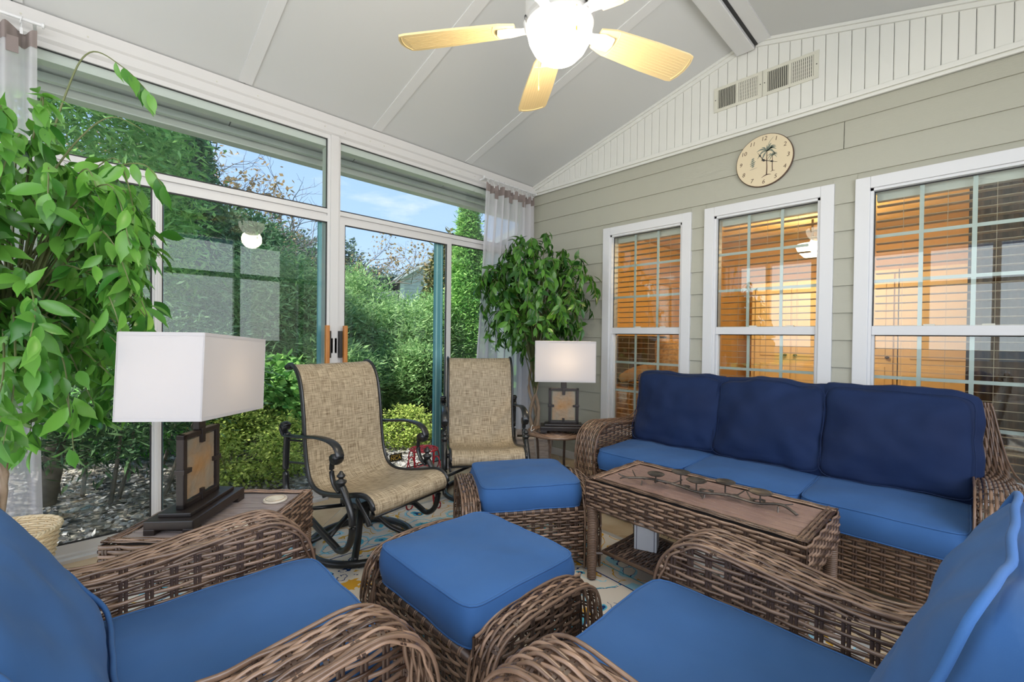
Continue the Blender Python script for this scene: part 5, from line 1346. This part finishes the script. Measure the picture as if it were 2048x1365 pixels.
# planters
pb = thing('willow_basket', 'natural willow planter basket under the large left ficus', 'basket', (-2.86, -.25, 0))
mb = MB()
def ring_strand(r0f, z, k, amp=.004, n=60, rad=.0058, nst=15):
    th = np.linspace(0, 2*pi, n+1)[:-1]; r = r0f+amp*np.cos(th*nst+k*pi); return np.stack([r*np.cos(th), r*np.sin(th), np.full(n, z)], 1)
k = 0; z = .01
while z < .35:
    f = .125+.055*(z/.35); mb.tube(ring_strand(f, z, k, n=90), .0055, 5, closed=True, rnd=random.random()); z += .0098; k += 1
mb.build('basket_weave', m_nat, pb, smooth=True, kind='stuff')
mb = MB()
for q in range(30):
    a = 2*pi*q/30; mb.tube([(.125*cos(a), .125*sin(a), 0), (.178*cos(a), .178*sin(a), .345)], .0035, 5)
mb.build('basket_stakes', m_nat, pb, kind='stuff')
mb = MB()
for q in range(3):
    th = np.linspace(0, 2*pi, 91)[:-1]; mb.tube(np.stack([(.183+.005*np.cos(th*22+q*2.1))*np.cos(th), (.183+.005*np.cos(th*22+q*2.1))*np.sin(th), .352+.005*np.sin(th*22+q*2.1)], 1), .0058, 6, closed=True, rnd=random.random())
mb.build('braided_rim', m_nat, pb, smooth=True)
MB().lathe([(0, .20), (.145, .20), (.145, .19), (0, .19)], 24).build('moss', m_soil, pb)
for q in range(7):
    a = R(q*51); s = .09; Fm = leaf_frame(np.array([.4*cos(a), .4*sin(a), .8]), np.array([cos(a), sin(a), .3])); V = (FLV*s) @ Fm.T+np.array([.06+.07*cos(a), .04*sin(a)+.02, .24])
    MB().add(V, FLF).build('sprout_leaf', m_green, pb, smooth=True)
pr = thing('square_planter', 'whitewashed wooden tapered planter under the corner ficus', 'planter', (-2.80, 3.02, 0), R(45))
def frustum(w0, w1, z0, z1):
    V = [(sx*w0, sy*w0, z0) for sx, sy in ((-1, -1), (1, -1), (1, 1), (-1, 1))]+[(sx*w1, sy*w1, z1) for sx, sy in ((-1, -1), (1, -1), (1, 1), (-1, 1))]; return V
th = .012
for q in range(4):
    a = q*pi/2
    for j in range(6):
        za, zb = .0+.30*j/6+.001, .0+.30*(j+1)/6-.001
        wa, wb = .125+.045*za/.3, .125+.045*zb/.3
        V = [(-wa, -wa, za), (wa, -wa, za), (wa, -wa+th, za), (-wa, -wa+th, za), (-wb, -wb, zb), (wb, -wb, zb), (wb, -wb+th, zb), (-wb, -wb+th, zb)]
        Mz = Matrix.Rotation(a, 4, 'Z'); V = [(Mz @ Vector(p))[:] for p in V]
        MB().add(V, [(3, 2, 1, 0), (4, 5, 6, 7), (0, 1, 5, 4), (1, 2, 6, 5), (2, 3, 7, 6), (3, 0, 4, 7)]).build('planter_board', m_wash, pr)
mb = MB()
for q in range(4):
    Mz = Matrix.Rotation(q*pi/2, 4, 'Z'); mb.bbox(-.182, .182, -.182, -.155, .30, .318, .003, Mz)
mb.build('planter_rim', m_wash, pr)
MB().prism([(-.15, -.15), (.15, -.15), (.15, .15), (-.15, .15)], .26, .27).build('moss', m_soil, pr)

# ================================================================== GARDEN
def ground_mat():
    m = bpy.data.materials.new('garden_ground'); m.use_nodes = True; t = m.node_tree; b = t.nodes['Principled BSDF']; b.inputs['Roughness'].default_value = .95; L = t.links; N = t.nodes.new
    tc = N('ShaderNodeTexCoord'); n = N('ShaderNodeTexNoise'); n.inputs['Scale'].default_value = 9; n.inputs['Detail'].default_value = 8; L.new(tc.outputs['Object'], n.inputs['Vector'])
    r = N('ShaderNodeValToRGB'); L.new(n.outputs['Fac'], r.inputs[0]); e = r.color_ramp.elements; e[0].position = .38; e[0].color = (.05, .045, .035, 1); e[1].position = .62; e[1].color = (.42, .37, .31, 1)
    g = N('ShaderNodeValToRGB'); g.color_ramp.elements[0].position = .3; g.color_ramp.elements[0].color = (.07, .22, .03, 1); g.color_ramp.elements[1].position = .7; g.color_ramp.elements[1].color = (.20, .45, .08, 1)
    n2 = N('ShaderNodeTexNoise'); n2.inputs['Scale'].default_value = 3; L.new(tc.outputs['Object'], n2.inputs['Vector']); L.new(n2.outputs['Fac'], g.inputs[0])
    sp = N('ShaderNodeSeparateXYZ'); L.new(tc.outputs['Object'], sp.inputs[0])
    ad = N('ShaderNodeMath'); ad.operation = 'MULTIPLY_ADD'; ad.inputs[1].default_value = 1.5; L.new(n2.outputs['Fac'], ad.inputs[0]); L.new(sp.outputs[0], ad.inputs[2])
    lt = N('ShaderNodeMath'); lt.operation = 'LESS_THAN'; lt.inputs[1].default_value = -6.4; L.new(ad.outputs[0], lt.inputs[0])
    mx = N('ShaderNodeMixRGB'); L.new(lt.outputs[0], mx.inputs[0]); L.new(r.outputs[0], mx.inputs[1]); L.new(g.outputs[0], mx.inputs[2]); L.new(mx.outputs[0], b.inputs['Base Color'])
    bp = N('ShaderNodeBump'); bp.inputs['Strength'].default_value = .8; bp.inputs['Distance'].default_value = .05; L.new(n.outputs['Fac'], bp.inputs['Height']); L.new(bp.outputs[0], b.inputs['Normal']); return m
gx = np.r_[np.linspace(-60, -12, 20), np.linspace(-11.5, 30, 90)]; gy = np.r_[np.linspace(-40, -6, 14), np.linspace(-5.5, 16, 60), np.linspace(18, 70, 16)]
def gz(x, y): return -.16+.05*noise.noise(Vector((x*.7, y*.7, 3)))+.03*max(0, -x-6)*.6 if x < -3.6 else -.16
V = [(x, y, gz(x, y)) for y in gy for x in gx]; nx = len(gx)
Q = [(j*nx+i, j*nx+i+1, (j+1)*nx+i+1, (j+1)*nx+i) for j in range(len(gy)-1) for i in range(nx-1)]
g = quadmesh('ground', V, Q, ground_mat(), kind='structure')
# leaf litter and mulch chips near the glass
m_mulch = mat('mulch_chip', (.14, .12, .11), .9, color2=(.66, .62, .60), attr=True)
def scatter_cards(name, P, L, W, m, parent=None, tilt=.5, rs=3, kind='stuff', down=None):
    r_ = np.random.default_rng(rs); n = len(P); d = r_.standard_normal((n, 3)); d[:, 2] *= tilt
    if down is not None: d += np.array(down)
    d /= np.linalg.norm(d, axis=1)[:, None]; nr = r_.standard_normal((n, 3))*.6+np.array([0, 0, 1]); s = np.cross(d, nr); s /= np.linalg.norm(s, axis=1)[:, None]
    L = L*(.6+.8*r_.random(n))[:, None]; W_ = W*(.6+.8*r_.random(n))[:, None]
    V = np.stack([P, P+d*L*.45+s*W_, P+d*L, P+d*L*.45-s*W_], 1); Q = np.arange(n*4).reshape(n, 4)
    return quadmesh(name, V.reshape(-1, 3), Q, m, parent, np.repeat(r_.random(n), 4), False, kind)
r_ = np.random.default_rng(2); n = 26000
P = np.stack([-3.52-3.6*r_.random(n)**1.3, -1.5+8.5*r_.random(n), np.zeros(n)], 1); P[:, 2] = [gz(p[0], p[1])+.012 for p in P]
ml = scatter_cards('mulch_chips', P, .05, .013, m_mulch, tilt=.25); ml['label'] = 'mulch and fallen leaves covering the bed outside the glass'; ml['category'] = 'mulch'
# grass blades of the lawn at the left
m_grass = mat('lawn_grass', (.10, .36, .03), .8, color2=(.25, .62, .09), attr=True, translucent=.3)
n = 30000; P = np.stack([-6.2-5*r_.random(n), -2+9*r_.random(n), np.zeros(n)], 1); P[:, 2] = [gz(p[0], p[1]) for p in P]
gr = scatter_cards('grass_blades', P, .10, .006, m_grass, tilt=.3, down=(0, 0, 1.6)); gr['label'] = 'bright green lawn beyond the mulch bed'; gr['category'] = 'grass'

fol = {}
def fmat(name, c1, c2, tr=.35): fol[name] = mat(name, c1, .75, color2=c2, attr=True, translucent=tr, spec=.2); return fol[name]
f_bam = fmat('bamboo_leaf', (.13, .28, .09), (.46, .65, .28)); f_con = fmat('conifer_green', (.045, .12, .06), (.17, .30, .14), .2)
f_arb = fmat('arborvitae_green', (.09, .28, .06), (.42, .68, .20)); f_aut = fmat('autumn_leaf', (.28, .17, .07), (.50, .36, .20)); f_dk = fmat('dark_needle', (.02, .06, .03), (.11, .20, .08), .2)
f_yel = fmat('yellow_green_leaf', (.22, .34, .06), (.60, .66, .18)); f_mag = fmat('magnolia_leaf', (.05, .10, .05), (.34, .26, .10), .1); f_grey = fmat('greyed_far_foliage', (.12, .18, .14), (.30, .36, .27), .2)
m_trunk = mat('grey_bark', (.10, .085, .07), .9, color2=(.20, .17, .14), noise_scale=10, bump=.5); m_branch = mat('bare_branch', (.14, .12, .11), .9)
def shape_points(kind, n, rx, ry, h, r_, clump=14):
    if kind == 'cone':
        z = r_.random(n)**.8; w = (1-z)**.7*(.55+.45*r_.random(n)**.5); a = r_.random(n)*2*pi; P = np.stack([rx*w*np.cos(a), ry*w*np.sin(a), h*z], 1)
    elif kind == 'column':
        z = r_.random(n); w = np.sin(pi*np.clip(z*.8+.2, 0, 1))**.6*(.6+.4*r_.random(n)**.5); a = r_.random(n)*2*pi; P = np.stack([rx*w*np.cos(a), ry*w*np.sin(a), h*z], 1)
    else:
        d = r_.standard_normal((n, 3)); d /= np.linalg.norm(d, axis=1)[:, None]; rr = (.35+.65*r_.random(n)**.4)[:, None]; P = d*rr*np.array([rx, ry, h/2])+np.array([0, 0, h/2])
    c = r_.integers(0, n, n//clump); k = r_.integers(0, len(c), n); q = P[c][k]; P = q+(P-q)*.13+r_.standard_normal((n, 3))*np.array([rx, ry, h/2])*.075
    return P
def plant(name, label, cat, loc, kind, n, rx, ry, h, L, Wd, m, seed, z0=.2, trunk=.04, tilt=.6, down=None, group=None, nstem=1, tmat=None, clump=14):
    r_ = np.random.default_rng(seed); t = thing(name, label, cat, loc, 0, group)
    P = shape_points(kind, n, rx, ry, h, r_, clump)+np.array([0, 0, z0])
    scatter_cards('foliage', P, L, Wd, m, t, tilt, seed, down=down)
    mb = MB()
    for k in range(nstem):
        a = r_.random()*2*pi; q = r_.random() if nstem > 1 else 0
        p0 = np.array([rx*.5*q*cos(a), ry*.5*q*sin(a), -.2]); p1 = np.array([rx*.9*q*cos(a), ry*.9*q*sin(a), z0+h*(.85 if kind != 'ball' else .6)])
        mb.tube(crom([p0, (p0+p1)/2+r_.standard_normal(3)*.03*h, p1], 5), np.linspace(trunk, trunk*.25, 11), 6)
    mb.build('stem' if nstem > 1 else 'trunk', tmat or m_trunk, t)
    return t
# bamboo-like thicket: two masses of arching fine-leaved shrubs
def gp(px, X): p = at_x(px, 700, X); return (X, p[1], -.15)
bam = [(440, -7.6, 1.1, 2.0), (545, -6.9, 1.1, 2.65), (625, -7.4, .9, 2.3), (700, -8.2, 1.1, 2.6), (775, -7.0, 1.0, 1.9), (850, -7.4, .9, 2.15), (905, -8.0, .8, 2.3), (370, -8.2, 1.1, 2.2), (655, -5.9, .7, 1.25), (820, -6.0, .7, 1.15), (745, -9.2, 1.0, 1.9)]
labs = ['feathery green shrub left of the shaded lamp post reflection, mid garden', 'tallest feathery bamboo-like shrub seen through the left sliding door', 'feathery shrub just left of the door handles', 'feathery shrub just right of the door handles', 'feathery shrub in the middle of the right sliding door', 'feathery shrub at the right side of the right sliding door', 'feathery shrub behind the narrow fixed pane', 'feathery shrub behind the left stile of the left door', 'low feathery shrub behind the nearer sling chair back', 'low feathery shrub between the two sling chairs', 'feathery shrub in front of the neighbour house roof']
for i, (px, X, r, h) in enumerate(bam):
    plant('feathery_shrub', labs[i], 'shrub', gp(px, X), 'ball', 21000, r, r, h, .105, .011, f_bam, 100+i, z0=.12, trunk=.012, tilt=.45, down=(0, 0, .15), nstem=16, group='feathery shrubs in the garden', clump=34)
# low yellow-green groundcover bushes and light shrub near the glass
plant('low_bush', 'low yellow-green bush between the left lamp and the nearer sling chair', 'bush', gp(500, -4.7), 'ball', 11000, .66, .55, .85, .035, .012, f_yel, 201, z0=-.15, trunk=.006, nstem=26, clump=70)
plant('low_bush', 'low yellow-green bush between the two sling chairs by the plant stand', 'bush', gp(810, -5.0), 'ball', 6500, .5, .5, .62, .035, .012, f_yel, 202, z0=-.15, trunk=.006, nstem=20, clump=70)
plant('broadleaf_shrub', 'leafy bright green shrub just right of the left lamp shade', 'shrub', gp(520, -5.6), 'ball', 6000, .85, .7, 1.0, .11, .035, f_arb, 203, z0=.15, trunk=.01, nstem=12)
plant('dark_shrub', 'dark tangled shrub at the right of the right sliding door', 'shrub', gp(868, -5.6), 'ball', 6000, .35, .4, 1.1, .08, .010, f_dk, 204, z0=.1, trunk=.014, nstem=18)
# conifers
t = plant('juniper_tree', 'dark juniper with leaning trunk behind the basket at the far left', 'tree', gp(165, -5.0), 'ball', 15000, 1.5, 1.3, 1.5, .085, .010, f_dk, 210, z0=.25, trunk=.02, nstem=10, down=(0, 0, -.2), clump=60)
MB().tube(crom([at_x(88, 1010, -4.75), at_x(105, 930, -4.75), at_x(112, 870, -4.8), at_x(122, 800, -4.9), at_x(118, 690, -5.0)], 6)-np.array(gp(165, -5.0)), np.linspace(.066, .05, 25), 10).build('trunk', m_trunk, t, smooth=True)
plant('arborvitae_tree', 'big bright feathery conifer at the upper left behind the curtain edge', 'tree', gp(110, -7.2), 'column', 40000, 1.5, 1.5, 4.6, .12, .016, f_arb, 211, z0=.9, trunk=.14, down=(0, 0, -.1), clump=50)
plant('arborvitae_tree', 'narrow bright conifer beside the right curtain', 'tree', gp(935, -7.0), 'cone', 26000, .75, .6, 4.3, .10, .013, f_arb, 212, z0=.0, trunk=.08, clump=40)
plant('hemlock_tree', 'soft green evergreen rising above the transom rail left of the bare branches', 'tree', gp(358, -13), 'column', 36000, 1.05, 1.0, 6.6, .16, .03, f_con, 213, z0=.3, trunk=.2, clump=60)
plant('hemlock_tree', 'dark evergreen behind the hanging light reflection', 'tree', gp(450, -15), 'ball', 34000, 2.2, 1.8, 4.6, .17, .035, f_con, 214, z0=.6, trunk=.2, clump=60)
plant('magnolia_tree', 'bronze-green magnolia at the right edge of the right sliding door', 'tree', gp(893, -10.5), 'column', 7000, .95, .8, 3.9, .16, .045, f_mag, 215, z0=.3, trunk=.08, clump=20)
plant('orange_tree', 'small tree with orange autumn leaves behind the left door', 'tree', gp(430, -17.5), 'ball', 7000, 1.1, 1.1, 2.2, .16, .06, fmat('orange_leaf', (.35, .15, .04), (.62, .36, .14)), 216, z0=3.0, trunk=.1, clump=30)
# hedge of woods in the distance
far = [(px, X, at_x(px, py, X)[2]+.3) for px, X, py in ((60, -24, 300), (200, -26, 330), (300, -24, 360), (400, -26, 425), (500, -27, 435), (590, -28, 450), (680, -29, 470), (760, -30, 530), (840, -31, 530), (910, -30, 520))]
fl_ = ['behind the left ficus', 'behind the left fixed pane', 'left of the left door stile', 'behind the hemlock', 'behind the dark evergreen', 'right of the dark evergreen', 'behind the door handles', 'behind the neighbour roof', 'behind the magnolia', 'at the far right of the garden']
for i, (px, X, h) in enumerate(far):
    plant('woodland_tree', 'distant greyish green tree '+fl_[i], 'tree', gp(px, X), 'ball', 12000, 2.6, 2.3, h, .32, .075, f_grey, 230+i, z0=-.3, trunk=.18, group='distant woodland trees', clump=30)
# bare trees against the sky
def bare_tree(label, px, X, py_top, seed, spread=.5, leaves=0, lean=0, rad=.13, depth=5):
    r_ = np.random.default_rng(seed); b = np.array(gp(px, X)); H = at_x(px, py_top, X)[2]+.15
    t = thing('bare_tree', label, 'tree', tuple(b), 0, 'bare trees behind the garden'); mb = MB(); tips = []
    def grow(p, d, L, r, lv):
        n = 5; P = [p]; dd = d.copy()
        for i in range(n):
            dd = dd+r_.standard_normal(3)*.13; dd /= np.linalg.norm(dd); P.append(P[-1]+dd*L/n)
        P = np.array(P); mb.tube(P, np.linspace(r, r*.62, n+1), 5 if lv < 3 else 3)
        if lv >= depth: tips.append(P[-1]); return
        for k in range(2 if lv < 1 else 3):
            nd = dd+r_.standard_normal(3)*spread; nd[2] = abs(nd[2])*.8+.15; nd /= np.linalg.norm(nd)
            grow(P[-1 if k < 2 else 3], nd, L*(.58+.2*r_.random()), r*.56, lv+1)
        tips.append(P[-1])
    grow(np.zeros(3), np.array([0, lean, 1.0]), H*.36, rad, 0)
    o = mb.build('trunk_and_branches', m_branch, t)
    if leaves:
        T = np.array(tips); P = T[r_.integers(0, len(T), leaves)]+r_.standard_normal((leaves, 3))*.22; scatter_cards('sparse_leaves', P, .17, .05, f_aut, t, .8, seed)
    return t
bare_tree('bare forked tree against the sky above the left sliding door', 462, -20, 265, 3, .55)
bare_tree('bare spreading tree against the sky left of the centre post', 515, -21, 300, 14, .6)
bare_tree('tree with a few tan leaves left of the centre post', 600, -22, 330, 6, .5, 500, rad=.11)
bare_tree('tree with a few tan leaves just right of the centre post', 700, -21, 360, 7, .5, 900, rad=.12)
bare_tree('tree with tan leaves left of the hemlock in the upper left transom', 255, -18, 210, 9, .4, 1500, rad=.14)
bare_tree('bare tree above the neighbour house roof', 790, -30, 470, 12, .6, 0, rad=.12)
bare_tree('bare tree behind the dark evergreen, left door', 565, -24, 400, 15, .55, 300, rad=.12)
# neighbouring houses
m_hs = mat('pale_grey_siding', (.55, .56, .58), .7); m_rf = mat('dark_shingle_roof', (.10, .10, .11), .9)
hp = at_x(800, 660, -22)
h = thing('neighbor_house', 'grey gabled neighbour house beyond the shrubs, seen through the right sliding door', 'house', (-22, hp[1], -.2), R(-28))
def gable_house(h, w, d, hz, rz):
    # gable end faces +x (towards the sunroom); local origin at the left front corner
    mb = MB(); mb.add([(0, 0, 0), (0, w, 0), (0, w, hz), (0, w/2, rz), (0, 0, hz), (-d, 0, 0), (-d, w, 0), (-d, w, hz), (-d, w/2, rz), (-d, 0, hz)],
                      [(0, 1, 2, 3, 4), (9, 8, 7, 6, 5), (0, 4, 9, 5), (1, 6, 7, 2)]); mb.build('walls', m_hs, h)
    for k in range(int(hz/.2)+8):
        z = k*.2; 
        if z < hz: a, b = 0, w
        else:
            q = (z-hz)/(rz-hz)
            if q > .95: break
            a, b = w/2*q, w-w/2*q
        MB().box(0, .03, a, b, z, z+.185).build('siding_board', m_hs, h)
    for s in (0, 1):
        y0_, y1_ = (-.4, w/2) if s == 0 else (w+.4, w/2); sl = (rz-hz)/(w/2)
        z0_ = hz-.4*sl; z1_ = rz
        mb = MB(); V = [(x, y, z+dz) for x in (.35, -d-.3) for (y, z) in ((y0_, z0_), (y1_, z1_)) for dz in (0, .12)]
        mb.add(V, [(0, 1, 3, 2), (4, 6, 7, 5), (0, 4, 5, 1), (2, 3, 7, 6), (1, 5, 7, 3), (0, 2, 6, 4)]); r = mb.build('roof', m_rf, h)
        mb = MB(); V = [(x, y, z+dz) for x in (.36, .40) for (y, z) in ((y0_, z0_), (y1_, z1_)) for dz in (-.12, .13)]
        mb.add(V, [(0, 1, 3, 2), (4, 6, 7, 5), (0, 4, 5, 1), (2, 3, 7, 6), (1, 5, 7, 3), (0, 2, 6, 4)]); mb.build('rake_board', m_trimw, r)
    MB().box(-.02, .05, -.02, .22, 0, hz).build('corner_board', m_trimw, h)
gable_house(h, 8.5, 8, 4.6, 7.4)
h2 = thing('neighbor_house', 'white sided house wall behind the magnolia and curtain', 'house', (-15, at_x(918, 600, -15)[1], -.2), R(-42))
gable_house(h2, 9, 7, 4.6, 6.9)
h3 = thing('neighbor_house', 'low roof wing left of the grey gabled neighbour house', 'house', (-24, at_x(705, 660, -24)[1], -.2), 0)
gable_house(h3, 5.5, 5, 3.3, 4.0)
